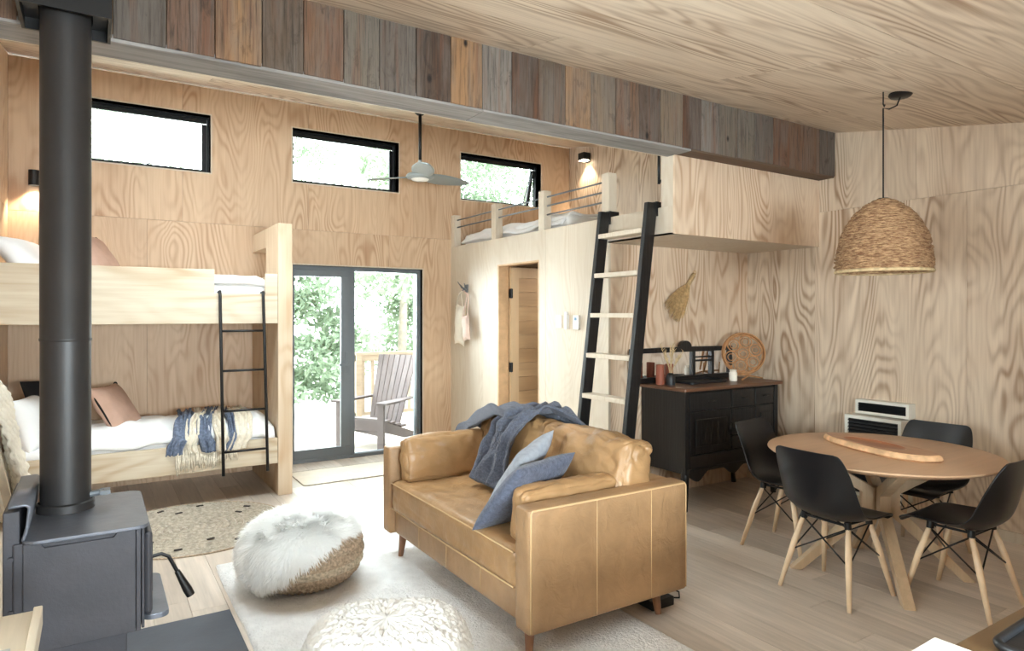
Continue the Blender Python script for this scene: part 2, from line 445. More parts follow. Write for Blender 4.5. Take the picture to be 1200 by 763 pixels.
def rbox_mb(hx, hy, hz, r, n=14, crown=(0, 0, 0), wr=0.0, wscale=6.0, seed=0.0, ridge=0.0):
    """rounded, slightly crowned and wrinkled box centred at the origin"""
    mb = MB()
    h = (hx, hy, hz)
    def cosmap(t): return math.sin((t - 0.5) * PI)
    def f(p):
        q = [p[i] * h[i] for i in range(3)]
        inn = [max(-(h[i] - r), min(h[i] - r, q[i])) for i in range(3)]
        d = Vector([q[i] - inn[i] for i in range(3)])
        if d.length > 1e-9: d = d.normalized() * r
        out = Vector(inn) + d
        for ax in range(3):
            if crown[ax]:
                o1, o2 = (ax + 1) % 3, (ax + 2) % 3
                out[ax] += crown[ax] * p[ax] * (1 - p[o1] ** 2) * (1 - p[o2] ** 2)
        if wr:
            out += d.normalized() * (wr * (nz(out, wscale, seed) + 0.5 * nz(out, wscale * 2.3, seed + 5))) if d.length > 0 else Vector((0, 0, 0))
        if ridge and d.length > 0:
            a_ = nz(out, wscale * 1.1, seed + 11); b_ = nz((out[0] * 0.6, out[1] * 1.7, out[2]), wscale * 1.9, seed + 17)
            out -= d.normalized() * ridge * (max(0, 0.16 - abs(a_)) / 0.16 * 1.0 + max(0, 0.14 - abs(b_)) / 0.14 * 0.7)
        return out
    for ax in range(3):
        o1, o2 = (ax + 1) % 3, (ax + 2) % 3
        for s in (-1, 1):
            def g(u, v):
                p = [0, 0, 0]; p[ax] = s; p[o1] = cosmap(u); p[o2] = cosmap(v)
                return f(p)
            mb.grid(g, n, n)
    return mb

def pillow_mb(w, h, t, n=22, pinch=0.07, wr=0.012, seed=0.0, sharp=0.55):
    """knife-edge cushion lying in local XY, thickness along Z"""
    mb = MB()
    for s in (-1, 1):
        def g(a, b):
            u = math.sin((a - 0.5) * PI); v = math.sin((b - 0.5) * PI)
            x = w / 2 * u * (1 - pinch * (1 - v * v)); y = h / 2 * v * (1 - pinch * (1 - u * u))
            z = s * (t / 2) * max(0.0, (1 - u ** 4) * (1 - v ** 4)) ** sharp
            k = (1 - u * u) * (1 - v * v)
            z += s * wr * nz((x, y, s), 9, seed) * min(1, 3 * k)
            return (x, y, z)
        mb.grid(g, n, n)
    return mb

def TR(loc, rx=0, ry=0, rz=0):
    return Matrix.Translation(Vector(loc)) @ Matrix.Rotation(rz, 4, 'Z') @ Matrix.Rotation(ry, 4, 'Y') @ Matrix.Rotation(rx, 4, 'X')

def zc(y): return 2.540 + 0.179 * y        # underside of the sloping ceiling
def R(d): return math.radians(d)

def circle(c, r, n, ax='z', a0=0):
    out = []
    for k in range(n):
        t = a0 + 2 * PI * k / n
        if ax == 'z': out.append((c[0] + r * math.cos(t), c[1] + r * math.sin(t), c[2]))
        elif ax == 'y': out.append((c[0] + r * math.cos(t), c[1], c[2] + r * math.sin(t)))
        else: out.append((c[0], c[1] + r * math.cos(t), c[2] + r * math.sin(t)))
    return out

# ================================================================== STRUCTURE
XL, XR, YB, YF = -0.62, 5.37, 7.06, -2.0
XLOFT, YALC, YPAR = 3.60, 4.21, 3.46
ZLB, ZLT = 2.17, 2.38

def clip_poly(poly, a, b, c):      # keep a*x+b*y<=c
    out = []
    for i in range(len(poly)):
        p, q = poly[i], poly[(i + 1) % len(poly)]
        dp, dq = a * p[0] + b * p[1] - c, a * q[0] + b * q[1] - c
        if dp <= 0: out.append(p)
        if dp * dq < 0:
            t = dp / (dp - dq); out.append((p[0] + t * (q[0] - p[0]), p[1] + t * (q[1] - p[1])))
    return out

def cells(a0, a1, b0, b1, holes):
    """rectangle minus rectangular holes, as rectangles"""
    A = sorted({a0, a1} | {min(max(h[i], a0), a1) for h in holes for i in (0, 1)})
    B = sorted({b0, b1} | {min(max(h[i], b0), b1) for h in holes for i in (2, 3)})
    out = []
    for i in range(len(A) - 1):
        for j in range(len(B) - 1):
            ca, cb = (A[i] + A[i + 1]) / 2, (B[j] + B[j + 1]) / 2
            if A[i + 1] - A[i] < 1e-6 or B[j + 1] - B[j] < 1e-6: continue
            if any(h[0] < ca < h[1] and h[2] < cb < h[3] for h in holes): continue
            out.append((A[i], A[i + 1], B[j], B[j + 1]))
    return out

def wall(name, label, axis, base, panel, extents, seams_a, seams_b, holes, mat, back=None, clip=None, stagger=None):
    """axis: the axis the wall is thin along; base=(lo,hi) backing, panel=(lo,hi) plywood sheets"""
    a0, a1, b0, b1 = extents
    mb = MB()
    for (p, q, r, s) in cells(a0, a1, b0, b1, holes):
        poly = [(p, r), (q, r), (q, s), (p, s)]
        if clip: poly = clip_poly(poly, *clip)
        if len(poly) > 2: mb.prism(poly, base[0], base[1], axis)
    w = tag(obj(name, mb, M['substrate']), label, 'wall', kind='structure')
    g = 0.0011
    for j in range(len(seams_b) - 1):
        sa = seams_a if not stagger else [seams_a[0]] + [x + (stagger if j % 2 else 0) for x in seams_a[1:-1]] + [seams_a[-1]]
        for i in range(len(sa) - 1):
            mb = MB()
            for (p, q, r, s) in cells(sa[i] + g, sa[i + 1] - g, seams_b[j] + g, seams_b[j + 1] - g, holes):
                poly = [(p, r), (q, r), (q, s), (p, s)]
                if clip: poly = clip_poly(poly, *clip)
                if len(poly) > 2: mb.prism(poly, panel[0], panel[1], axis)
            if mb.v: obj('plywood_panel', mb, mat, w)
    return w

# ---- floor of long boards
fb = MB(); fb.box(XL - 0.1, XR + 0.1, YF - 0.1, YB + 0.14, -0.10, -0.020)
floor = tag(obj('floor', fb, M['substrate']), 'pale oak board floor running through the whole cabin', 'floor', kind='structure')
pw = 0.1762
ncol = int(round((XR - XL) / pw))
pw = (XR - XL) / ncol
for i in range(ncol):
    y = YF - random.random() * 1.5
    while y < YB + 0.05:
        L = random.choice((1.9, 2.1, 2.3)); y0, y1 = max(y, YF), min(y + L, YB + 0.05); y += L
        if y1 - y0 < 0.05: continue
        g = 0.0011
        obj('floorboard', MB().box(XL + i * pw + g, XL + (i + 1) * pw - g, y0 + g, y1 - g, -0.020, 0.0), M['floor'], floor)

# ---- window wall
WZ0, WZ1 = 2.965, 3.53
WIN = [(-0.21, 0.968), (1.754, 2.937), (3.733, 4.908)]
DX0, DX1, DZ = 1.754, 3.23, 2.10
holes = [(a, b, WZ0, WZ1) for a, b in WIN] + [(DX0, DX1, -0.1, DZ)]
wall('wall_back', 'tall plywood wall with three high windows and the garden door', 1, (YB + 0.018, YB + 0.16), (YB, YB + 0.018),
     (XL - 0.1, XR + 0.1, -0.1, 3.80), [XL, 0.42, 1.62, 2.82, 4.02, XR], [0.0, 2.47, 3.795], holes, M['ply_back'], stagger=0.3)
# ---- right wall (dining side), top follows the roof
wall('wall_right', 'plywood wall behind the dining table with swirling grain', 0, (XR + 0.018, XR + 0.12), (XR, XR + 0.018),
     (YF - 0.1, YB + 0.1, -0.1, 3.95), [YF, -0.14, 1.06, 2.30, 3.50, 4.70, 5.90, YB], [0.0, 2.47, 3.95], [], M['ply_right'],
     clip=(-0.179, 1, 2.54), stagger=0.35)
# ---- left wall with two unseen window openings added for light
LW = (0.7, 2.0, 0.95, 2.05)
BW4 = (5.1, 6.3, 2.3, 3.1)
wall('wall_left', 'plywood wall behind the wood stove and bunk heads', 0, (XL - 0.12, XL - 0.018), (XL - 0.018, XL),
     (YF - 0.1, YB + 0.1, -0.1, 3.95), [YF, -0.3, 2.3, 3.5, 4.7, 5.9, YB], [0.0, 2.47, 3.95], [LW, BW4], M['ply_wall'], clip=(-0.179, 1, 2.54))
# ---- kitchen wall behind the camera, its window added for light
KW = (-0.1, 1.9, 1.1, 1.9)
wall('wall_front', 'plywood kitchen wall with a long window added for light', 1, (YF - 0.12, YF - 0.018), (YF - 0.018, YF),
     (XL - 0.1, XR + 0.1, -0.1, 2.20), [XL, 0.6, 1.8, 3.0, 4.2, XR], [0.0, 2.19], [KW], M['ply_wall'])
# ---- loft wall (bathroom side) and alcove wall behind the sideboard
BD = (5.21, 5.98, -0.1, 2.10)
wall('wall_loft', 'pale plywood wall under the loft with the bathroom door', 0, (XLOFT + 0.018, XLOFT + 0.12), (XLOFT, XLOFT + 0.018),
     (YALC + 0.03, YB + 0.018, -0.02, ZLB), [YALC, 5.10, 6.30, YB], [0.0, ZLT], [BD], M['ply_pale'])
wall('wall_alcove', 'plywood wall behind the black sideboard with a hanging broom', 1, (YALC + 0.018, YALC + 0.12), (YALC, YALC + 0.018),
     (XLOFT + 0.02, XR, -0.02, ZLB), [XLOFT + 0.02, 4.55, XR], [0.0, ZLB], [], M['ply_wall'])

# ---- loft floor slab and its boxed front
lf = MB().box(XLOFT + 0.018, XR, YPAR + 0.12, YB, ZLB + 0.012, ZLT)
loft = tag(obj('floor_loft', lf, M['ply_pale']), 'sleeping loft floor above the alcove and bathroom', 'loft', kind='structure')
obj('plywood_panel', MB().box(XLOFT, XLOFT + 0.018, YPAR + 0.018, YALC - 0.003, ZLB, ZLT), M['ply_pale'], loft)
obj('plywood_panel', MB().box(XLOFT, XR, YPAR + 0.018, YALC, ZLB, ZLB + 0.012), M['ply_pale'], loft)
wp = tag(obj('wall_parapet', MB().box(XLOFT + 0.018, XR, YPAR + 0.018, YPAR + 0.12, ZLB + 0.012, 2.757), M['substrate']),
         'boxed plywood parapet of the loft above the sideboard', 'parapet', kind='structure')
obj('plywood_panel', MB().box(XLOFT, XR, YPAR, YPAR + 0.018, ZLB, 2.757), M['ply_wall'], wp)
obj('plywood_panel', MB().box(XLOFT, XLOFT + 0.018, YPAR + 0.018, YPAR + 0.138, ZLT, 3.10), M['ply_pale'], wp)
obj('plywood_panel', MB().box(XLOFT + 0.018, XR, YPAR + 0.12, YPAR + 0.138, ZLT, 3.10), M['ply_pale'], wp)

# ---- ceiling sheets on the slope
def roof_box(mb, x0, x1, y0, y1, lo, hi):
    return mb.hexa([(x0, y0, zc(y0) + lo), (x1, y0, zc(y0) + lo), (x0, y1, zc(y1) + lo), (x1, y1, zc(y1) + lo),
                    (x0, y0, zc(y0) + hi), (x1, y0, zc(y0) + hi), (x0, y1, zc(y1) + hi), (x1, y1, zc(y1) + hi)])
RW = [(0.20, 1.30, 4.05, 5.35), (1.45, 2.45, 4.05, 5.35)]  # openings for unseen roof windows, added to bring light from above
mb = MB()
for (p, q, r, s_) in cells(XL - 0.12, XR + 0.12, YF - 0.12, YB + 0.45, RW): roof_box(mb, p, q, r, s_, 0.014, 0.16)
ceil = tag(obj('ceiling', mb, M['substrate']),
           'sloping plywood ceiling rising toward the high windows', 'ceiling', kind='structure')
y = YF; row = 0
while y < YB:
    y1 = min(y + 1.2, YB)
    xs = [XL, 0.9, 3.3, XR] if row % 2 else [XL, 2.1, 4.5, XR]
    for i in range(3):
        mb = MB()
        for (p, q, r, s_) in cells(xs[i] + 0.002, xs[i + 1] - 0.002, y + 0.002, y1 - 0.002, RW): roof_box(mb, p, q, r, s_, 0.0, 0.014)
        if mb.v: obj('ceiling_panel', mb, M['ply_ceil'], ceil)
    y = y1; row += 1

# ---- barn board beam
BX = [XL, -0.421, -0.261, -0.09, 0.068, 0.273, 0.472, 0.679, 0.876, 1.078, 1.27, 1.479, 1.686, 1.889, 2.092, 2.283, 2.49, 2.694, 2.902, 3.106, 3.305, 3.521, 3.713, 3.904, 4.113, 4.312, 4.53, 4.736, 4.939, 5.151, XR]
BZ = 2.76
beam = tag(obj('trim_1', MB().hexa([(XL, 3.335, BZ + 0.02), (XR, 3.335, BZ + 0.02), (XL, 3.53, BZ + 0.02), (XR, 3.53, BZ + 0.02),
                                   (XL, 3.335, zc(3.335)), (XR, 3.335, zc(3.335)), (XL, 3.53, zc(3.53)), (XR, 3.53, zc(3.53))]), M['substrate']),
           'boxed ceiling beam clad in upright weathered barn boards', 'beam', kind='structure')
for i in range(len(BX) - 1):
    p = random.uniform(-0.004, 0.004); d = random.uniform(0, 0.008)
    obj('barn_board', MB().box(BX[i] + 0.002, BX[i + 1] - 0.002, 3.31 + p, 3.336, BZ + 0.004 - d * 0.5, zc(3.31) + 0.002), M['barn'], beam, bevel=0.002)
SX = [XL, 1.9, 3.62, XR]
for i in range(3):
    o = obj('soffit_board', MB().box(SX[i] + 0.002, SX[i + 1] - 0.002, 3.318, 3.535, BZ - 0.012, BZ + 0.02), M['barn_grey'] if i < 2 else M['barn_brown'], beam, bevel=0.003)
    if i == 2: o['label'] = 'dark brown soffit board'
obj('back_board', MB().box(XL, XR, 3.535, 3.545, BZ - 0.012, zc(3.56) + 0.002), M['ply_pale'], beam)

# ---- skirting
tag(obj('baseboard_right', MB().box(XR - 0.014, XR, YF, YALC, 0, 0.075), M['ply_pale'], bevel=0.003), 'pale skirting along the dining wall', 'skirting', kind='structure')
tag(obj('trim_2', MB().box(XLOFT - 0.002, XLOFT + 0.02, YALC - 0.014, YALC, 0, ZLB), M['ply_pale']), 'pale corner strip where the loft wall ends', 'trim', kind='structure')

# ------------------------------------------------------------------ windows
def clerestory(n, a, b, label, open_=0.0):
    w = tag(obj('window_%d' % n, MB().box(a, b, YB + 0.10, YB + 0.165, WZ0, WZ0 + 0.02).box(a, b, YB + 0.10, YB + 0.165, WZ1 - 0.014, WZ1)
            .box(a, a + 0.02, YB + 0.10, YB + 0.165, WZ0 + 0.02, WZ1 - 0.014).box(b - 0.02, b, YB + 0.10, YB + 0.165, WZ0 + 0.02, WZ1 - 0.014), M['alu_black']),
            label, 'window', kind='structure')
    rv = MB()
    for bx in ((a - 0.012, b + 0.012, WZ1, WZ1 + 0.012), (a - 0.012, b + 0.012, WZ0 - 0.012, WZ0), (a - 0.012, a, WZ0, WZ1), (b, b + 0.012, WZ0, WZ1)):
        rv.box(bx[0], bx[1], YB - 0.003, YB + 0.16, bx[2], bx[3])
    obj('reveal', rv, M['ply_pale'], w)
    # top-hung sash: leans out at the foot when open
    z1, z0 = WZ1 - 0.015, WZ0 + 0.021; L = z1 - z0
    def pt(x, t, d):      # t: 0 top .. 1 foot
        s, c = math.sin(open_), math.cos(open_)
        return (x, YB + 0.125 + L * t * s + d * c, z1 - L * t * c + d * s)
    def slab(mb, x0, x1, t0, t1, d0, d1):
        return mb.hexa([pt(x0, t1, d0), pt(x1, t1, d0), pt(x0, t1, d1), pt(x1, t1, d1), pt(x0, t0, d0), pt(x1, t0, d0), pt(x0, t0, d1), pt(x1, t0, d1)])
    f = MB(); fw = 0.052; k = fw / L
    slab(f, a + 0.022, b - 0.022, 0, k * 0.8, 0, 0.03); slab(f, a + 0.022, b - 0.022, 1 - k * 0.5, 1, 0, 0.03)
    slab(f, a + 0.022, a + 0.04, k, 1 - k * 0.5, 0, 0.03); slab(f, b - 0.022 - fw * 0.8, b - 0.022, k, 1 - k * 0.5, 0, 0.03)
    s = obj('sash', f, M['alu_black'], w)
    obj('pane', slab(MB(), a + 0.035, b - 0.06, k * 0.6, 1 - k * 0.3, 0.012, 0.017), M['glass'], s)
    m = (a + b) / 2
    obj('latch', MB().box(m - 0.03, m + 0.03, YB + 0.085, YB + 0.115, WZ0 + 0.012, WZ0 + 0.022).bar((m + 0.02, YB + 0.09, WZ0 + 0.02), (m + 0.07, YB + 0.07, WZ0 + 0.05), 0.012, 0.01)
        .box(m - 0.17, m - 0.155, YB + 0.085, YB + 0.105, WZ0 + 0.005, WZ0 + 0.03), M['alu'], w)
    if open_:
        obj('stay', MB().bar((b - 0.05, YB + 0.12, WZ1 - 0.09), pt(b - 0.13, 0.97, 0.0), 0.012, 0.012), M['alu'], w)
        obj('stay', MB().bar((a + 0.05, YB + 0.12, WZ1 - 0.09), pt(a + 0.06, 0.97, 0.0), 0.012, 0.012), M['alu'], w)
    return w
clerestory(1, *WIN[0], 'closed black framed high window above the bunk, partly behind the flue')
clerestory(2, *WIN[1], 'closed black framed high window above the garden door')
clerestory(3, *WIN[2], 'open black framed high window above the loft railing', open_=R(14))

def added_window(n, axis, lo, hi, rect, label):  # side, high and kitchen windows: out of view, added for light
    a0, a1, b0, b1 = rect; t = 0.05; f = MB()
    for (p, q, r, s) in ((a0, a1, b0, b0 + t), (a0, a1, b1 - t, b1), (a0, a0 + t, b0 + t, b1 - t), (a1 - t, a1, b0 + t, b1 - t), ((a0 + a1) / 2 - t / 2, (a0 + a1) / 2 + t / 2, b0 + t, b1 - t)):
        f.prism([(p, r), (q, r), (q, s), (p, s)], lo, hi, axis)
    w = tag(obj('window_%d' % n, f, M['alu_black']), label, 'window', kind='structure')
    m = (lo + hi) / 2
    for p, q in ((a0 + t, (a0 + a1) / 2 - t / 2), ((a0 + a1) / 2 + t / 2, a1 - t)):
        obj('pane', MB().prism([(p, b0 + t), (q, b0 + t), (q, b1 - t), (p, b1 - t)], m - 0.003, m + 0.003, axis), M['glass'], w)
added_window(4, 0, XL - 0.09, XL - 0.04, LW, 'large black framed side window out of view, added for light from the left')
added_window(6, 0, XL - 0.09, XL - 0.04, BW4, 'high black framed side window out of view, added to light the bunk end')
for n_, (p, q, r, s_) in zip((7, 8), RW):
    f = MB(); t = 0.05
    for c in ((p, q, r, r + t), (p, q, s_ - t, s_), (p, p + t, r + t, s_ - t), (q - t, q, r + t, s_ - t)): roof_box(f, *c, 0.06, 0.13)
    w = tag(obj('window_%d' % n_, f, M['alu_black']), 'added black framed roof window for top light behind the beam, %s' % ('nearer the bunk' if n_ == 7 else 'nearer the loft'), 'window', kind='structure')
    obj('pane', roof_box(MB(), p + t, q - t, r + t, s_ - t, 0.09, 0.096), M['glass'], w)
added_window(5, 1, YF - 0.09, YF - 0.04, KW, 'long black framed kitchen window added for light behind the camera')

# ------------------------------------------------------------------ glazed garden door
y0, y1 = YB + 0.05, YB + 0.15
fr = MB().box(DX0, DX1, y0, y1, DZ - 0.045, DZ).box(DX0, DX1, y0 - 0.01, y1, 0.0, 0.035).box(DX0, DX0 + 0.02, y0, y1, 0.035, DZ - 0.045).box(DX1 - 0.05, DX1, y0, y1, 0.035, DZ - 0.045).box(2.385, 2.445, y0 + 0.02, y1, 0.035, DZ - 0.045)
d1 = tag(obj('door_1', fr, M['alu'], bevel=0.003), 'dark grey framed glazed garden door to the deck', 'door', kind='structure')
lo, hi = y0 - 0.005, y0 + 0.04
lf = MB().box(DX0 + 0.02, 2.385, lo, hi, DZ - 0.115, DZ - 0.045).box(DX0 + 0.02, 2.385, lo, hi, 0.035, 0.135).box(DX0 + 0.02, DX0 + 0.03, lo, hi, 0.135, DZ - 0.115).box(2.285, 2.385, lo, hi, 0.135, DZ - 0.115)
leaf = obj('door_leaf', lf, M['alu'], d1, bevel=0.003)
obj('pane', MB().box(DX0 + 0.03, 2.285, lo + 0.018, lo + 0.024, 0.135, DZ - 0.115), M['glass'], leaf)
obj('handle', MB().bar((2.345, lo - 0.045, 1.03), (2.345, lo, 1.03), 0.022, 0.022).bar((2.355, lo - 0.045, 1.03), (2.25, lo - 0.045, 1.03), 0.018, 0.02).box(2.325, 2.365, lo - 0.008, lo, 0.93, 1.17), M['alu'], leaf, bevel=0.002)
obj('pane', MB().box(2.445, DX1 - 0.05, y0 + 0.05, y0 + 0.056, 0.035, DZ - 0.045), M['glass'], d1)
rv = MB().box(DX0 - 0.012, DX1 + 0.012, YB - 0.003, YB + 0.16, DZ, DZ + 0.014).box(DX0 - 0.012, DX0, YB - 0.003, YB + 0.16, 0, DZ).box(DX1, DX1 + 0.012, YB - 0.003, YB + 0.16, 0, DZ)
obj('reveal', rv, M['ply_pale'], d1)

# ------------------------------------------------------------------ bathroom door, ajar
jb = MB().box(XLOFT - 0.002, XLOFT + 0.12, 5.955, 5.98, 0, 2.10).box(XLOFT - 0.002, XLOFT + 0.12, 5.21, 5.225, 0, 2.10).box(XLOFT - 0.002, XLOFT + 0.12, 5.225, 5.955, 2.085, 2.10)
d2 = tag(obj('door_2', jb, M['jamb']), 'timber bathroom door standing ajar in the pale loft wall', 'door', kind='structure')
lx0 = XLOFT + 0.125; lw = 0.72
leaf = obj('door_leaf', MB().box(lx0, lx0 + 0.10, 5.915, 5.95, 0.01, 2.075).box(lx0 + lw - 0.1, lx0 + lw, 5.915, 5.95, 0.01, 2.075).box(lx0 + 0.1, lx0 + lw - 0.1, 5.915, 5.95, 1.965, 2.075)
           .box(lx0 + 0.1, lx0 + lw - 0.1, 5.915, 5.95, 0.01, 0.16), M['door_stile'], d2)
nb = 12
for k in range(nb):
    za, zb = 0.16 + k * 1.805 / nb, 0.16 + (k + 1) * 1.805 / nb
    obj('door_board', MB().box(lx0 + 0.1, lx0 + lw - 0.1, 5.925, 5.945, za + 0.002, zb - 0.002), M['door_wood'], leaf)
for z in (1.80, 1.02, 0.22):
    h = obj('hinge', MB().box(lx0 - 0.022, lx0 + 0.022, 5.908, 5.915, z - 0.05, z + 0.05).tube([(lx0 - 0.004, 5.90, z - 0.052), (lx0 - 0.004, 5.90, z + 0.052)], 0.008), M['black_metal'], d2)

# ------------------------------------------------------------------ loft balustrade
lr = thing('loft_railing', 'low loft railing of pale timber posts and dark metal rods', 'railing', (3.64, 5.6, ZLT))
for yy in (7.02, 6.07, 5.18, 4.245):
    obj('post', MB().box(XLOFT + 0.002, XLOFT + 0.09, yy - 0.045, yy + 0.045 if yy < 7 else YB - 0.002, ZLT - 0.0, 2.755), M['ply_pale'], lr, bevel=0.003)
for z in (2.695, 2.61):
    obj('rod', MB().tube([(3.645, 4.25, z), (3.645, 7.03, z)], 0.008), M['alu'], lr, smooth=True)
obj('rod', MB().tube([(3.645, 4.25, 2.525), (3.645, 5.18, 2.525)], 0.008), M['alu'], lr, smooth=True)
mt = thing('loft_bed', 'white loft bedding spread low behind the loft railing', 'bed', (4.3, 5.9, ZLT))
obj('mattress', rbox_mb(0.62, 1.02, 0.07, 0.05, 12).xform(TR((4.36, 5.98, 2.46))), M['linen'], mt, smooth=True, weld=True)
def fn(u, v):
    x = 3.70 + 1.25 * v; y = 4.98 + 2.0 * u
    return (x, y, 2.535 + 0.035 * nz((x, y, 0), 3.2, 4) + 0.012 * nz((x, y, 0), 9, 2) - 0.10 * max(0, 1 - v * 10))
obj('duvet', MB().grid(fn, 50, 30), M['linen'], mt, smooth=True, solid=0.025)
gr = thing('grab_rail', 'slim black grab rail at the edge of the loft opening', 'rail', (3.60, 3.622, 2.56))
obj('bar', MB().tube([(3.60, 3.622, 2.56), (3.60, 3.622, 2.84)], 0.011), M['black_metal'], gr, smooth=True)
obj('mount', MB().box(3.60, 3.612, 3.598, 3.622, 2.57, 2.59), M['black_metal'], gr)
obj('mount', MB().box(3.60, 3.612, 3.598, 3.622, 2.80, 2.82), M['black_metal'], gr)

# ================================================================== SOFA
sofa = thing('sofa', 'tan leather two seat sofa with walnut legs on the white rug', 'sofa', (2.10, 3.25, 0))
SX0, SX1, SY0, SY1 = 1.60, 2.58, 2.39, 4.12
L_, LF = M['leather'], M['leather_flat']
def rb(name, x0, x1, y0, y1, z0, z1, r, mat, parent, n=12, crown=(0, 0, 0), wr=0.0, ws=6, seed=0, rot=None, ridge=0.0):
    mb = rbox_mb((x1 - x0) / 2, (y1 - y0) / 2, (z1 - z0) / 2, r, n, crown, wr, ws, seed, ridge)
    c = ((x0 + x1) / 2, (y0 + y1) / 2, (z0 + z1) / 2)
    mb.xform(TR(c, *(rot or (0, 0, 0))))
    return obj(name, mb, mat, parent, smooth=True, weld=True)
def seam(pts, parent, r=0.0035, name='piping'):
    return obj(name, MB().tube(pts, r, 6), M['leather_seam'], parent, smooth=True)
rb('base', 1.635, 2.56, 2.50, 4.01, 0.17, 0.325, 0.02, LF, sofa, 10)
for k, yy in enumerate((2.88, 3.26, 3.62)):
    seam([(1.6335, yy, 0.19), (1.6335, yy, 0.31)], sofa, 0.002)
for a, b, s in ((SY0, SY0 + 0.125, -1), (SY1 - 0.115, SY1, 1)):
    arm = rb('arm', SX0, SX1, a, b, 0.165, 0.72, 0.022, LF, sofa, 12)
    yo = a + 0.004 if s < 0 else b - 0.004
    e = 0.012
    seam([(SX0 + e, yo, 0.18), (SX0 + e, yo, 0.70), (SX0 + 0.02, yo, 0.713), (SX1 - 0.02, yo, 0.713), (SX1 - e, yo, 0.70), (SX1 - e, yo, 0.18)], arm, 0.005)
    if s < 0:
        seam([(1.98, a - 0.0005, 0.18), (1.98, a - 0.0005, 0.71)], arm, 0.0025)
        seam([(2.325, a - 0.0005, 0.18), (2.325, a - 0.0005, 0.71)], arm, 0.0025)
rb('back_frame', 2.455, SX1, SY0 + 0.10, SY1 - 0.10, 0.165, 0.715, 0.03, LF, sofa, 10)
sc = rb('seat_cushion', 1.605, 2.47, 2.52, 4.00, 0.318, 0.515, 0.045, L_, sofa, 44, (0.0, 0.0, 0.022), 0.008, 5.5, 3, ridge=0.006)
seam([(1.607, 2.53, 0.497), (1.603, 3.2, 0.503), (1.607, 3.99, 0.497)], sc, 0.004)
seam([(1.607, 2.53, 0.337), (1.603, 3.2, 0.337), (1.607, 3.99, 0.337)], sc, 0.004)
for yy0, yy1, sd in ((2.505, 3.25, 1), (3.258, 3.985, 8)):
    bc = rb('back_cushion', 2.235, 2.44, yy0, yy1, 0.50, 0.93, 0.045, L_, sofa, 46, (0.05, 0.02, 0.014), 0.014, 6.5, sd, rot=(0, R(11), 0), ridge=0.011)
for yc, sd, lean in ((2.605, 4, R(9)), (3.935, 6, R(-9))):
    bo = rb('side_bolster', 1.665, 2.24, yc - 0.06, yc + 0.06, 0.505, 0.79 if sd == 6 else 0.765, 0.035, L_, sofa, 36, (0.01, 0.02, 0.012), 0.009, 7, sd, rot=(lean, 0, 0), ridge=0.008)
for lx, ly in ((1.69, 2.52), (1.69, 3.98), (2.47, 2.52), (2.47, 3.98)):
    dx, dy = (-0.015 if lx < 2 else 0.015), (-0.015 if ly < 3 else 0.015)
    obj('leg', MB().tube([(lx, ly, 0.18), (lx + dx, ly + dy, 0.018)], [0.028, 0.016], 14), M['wood_leg'], sofa, smooth=True, angle=40)

p1 = obj('throw_pillow', pillow_mb(0.50, 0.44, 0.13, seed=3).xform(TR((1.85, 2.80, 0.685), R(130), 0, R(20))), M['slate_velvet'], smooth=True, weld=True)
tag(p1, 'slate blue linen pillow leaning on the near leather arm bolster', 'pillow')
pm = pillow_mb(0.42, 0.42, 0.12, seed=9).xform(TR((1.90, 2.93, 0.735)) @ Matrix.Rotation(R(40), 4, 'Z') @ Matrix.Rotation(R(125), 4, 'X') @ Matrix.Rotation(R(18), 4, 'Z'))
p2 = obj('throw_pillow', pm, M['pale_grey_cloth'], smooth=True, weld=True)
tag(p2, 'pale blue grey pillow tucked behind the slate pillow on the sofa', 'pillow')

# knitted throw bunched over the far back cushion
kt = thing('knit_throw', 'crumpled slate grey knitted throw hanging over the far sofa cushion', 'throw', (2.2, 3.65, 0.55))
def path_at(pts, t):
    d = [0.0]
    for i in range(1, len(pts)): d.append(d[-1] + (Vector(pts[i]) - Vector(pts[i - 1])).length)
    s = t * d[-1]
    for i in range(1, len(pts)):
        if s <= d[i] + 1e-9:
            k = (s - d[i - 1]) / max(1e-9, d[i] - d[i - 1])
            return Vector(pts[i - 1]).lerp(Vector(pts[i]), k)
    return Vector(pts[-1])
PT = [(2.60, 3.30, 0.60), (2.595, 3.32, 0.80), (2.50, 3.36, 0.935), (2.38, 3.39, 0.985), (2.26, 3.42, 0.965), (2.155, 3.44, 0.87), (2.09, 3.45, 0.74), (2.03, 3.45, 0.62), (1.97, 3.43, 0.56)]
def fn(u, v):
    p = path_at(PT, v)
    w = 0.36 - 0.13 * v + 0.05 * math.sin(v * 9)
    y = p.y + (u - 0.5) * w
    fold = 0.024 * math.sin(u * 17 + 3.5 * math.sin(v * 6)) + 0.045 * nz((u * 5, v * 6, 0), 1, 3) + 0.02 * nz((u * 11, v * 14, 0), 1, 5)
    n = Vector((-0.8, 0, 0.6)) if v > 0.35 else Vector((0, 0, 1))
    q = Vector((p.x, y, p.z)) + n * (fold + 0.03)
    return tuple(q)
obj('drape', MB().grid(fn, 60, 90), M['slate_knit'], kt, smooth=True, solid=0.016)
PT2 = [(2.30, 3.35, 0.965), (2.31, 3.62, 0.96), (2.31, 3.80, 0.93), (2.30, 3.95, 0.875), (2.28, 4.05, 0.80), (2.26, 4.13, 0.765)]
def fn(u, v):
    p = path_at(PT2, v)
    x = p.x + (u - 0.5) * (0.34 - 0.06 * v)
    fold = 0.022 * math.sin(u * 14 + 2.0 * math.sin(v * 5 + 1)) + 0.018 * nz((u * 5, v * 5, 2), 1, 7)
    edge = -0.08 * max(0, abs(u - 0.5) * 2 - 0.6) * 2
    return (x, p.y, p.z + fold + edge + 0.02)
obj('bunch', MB().grid(fn, 50, 60), M['slate_knit'], kt, smooth=True, solid=0.016)

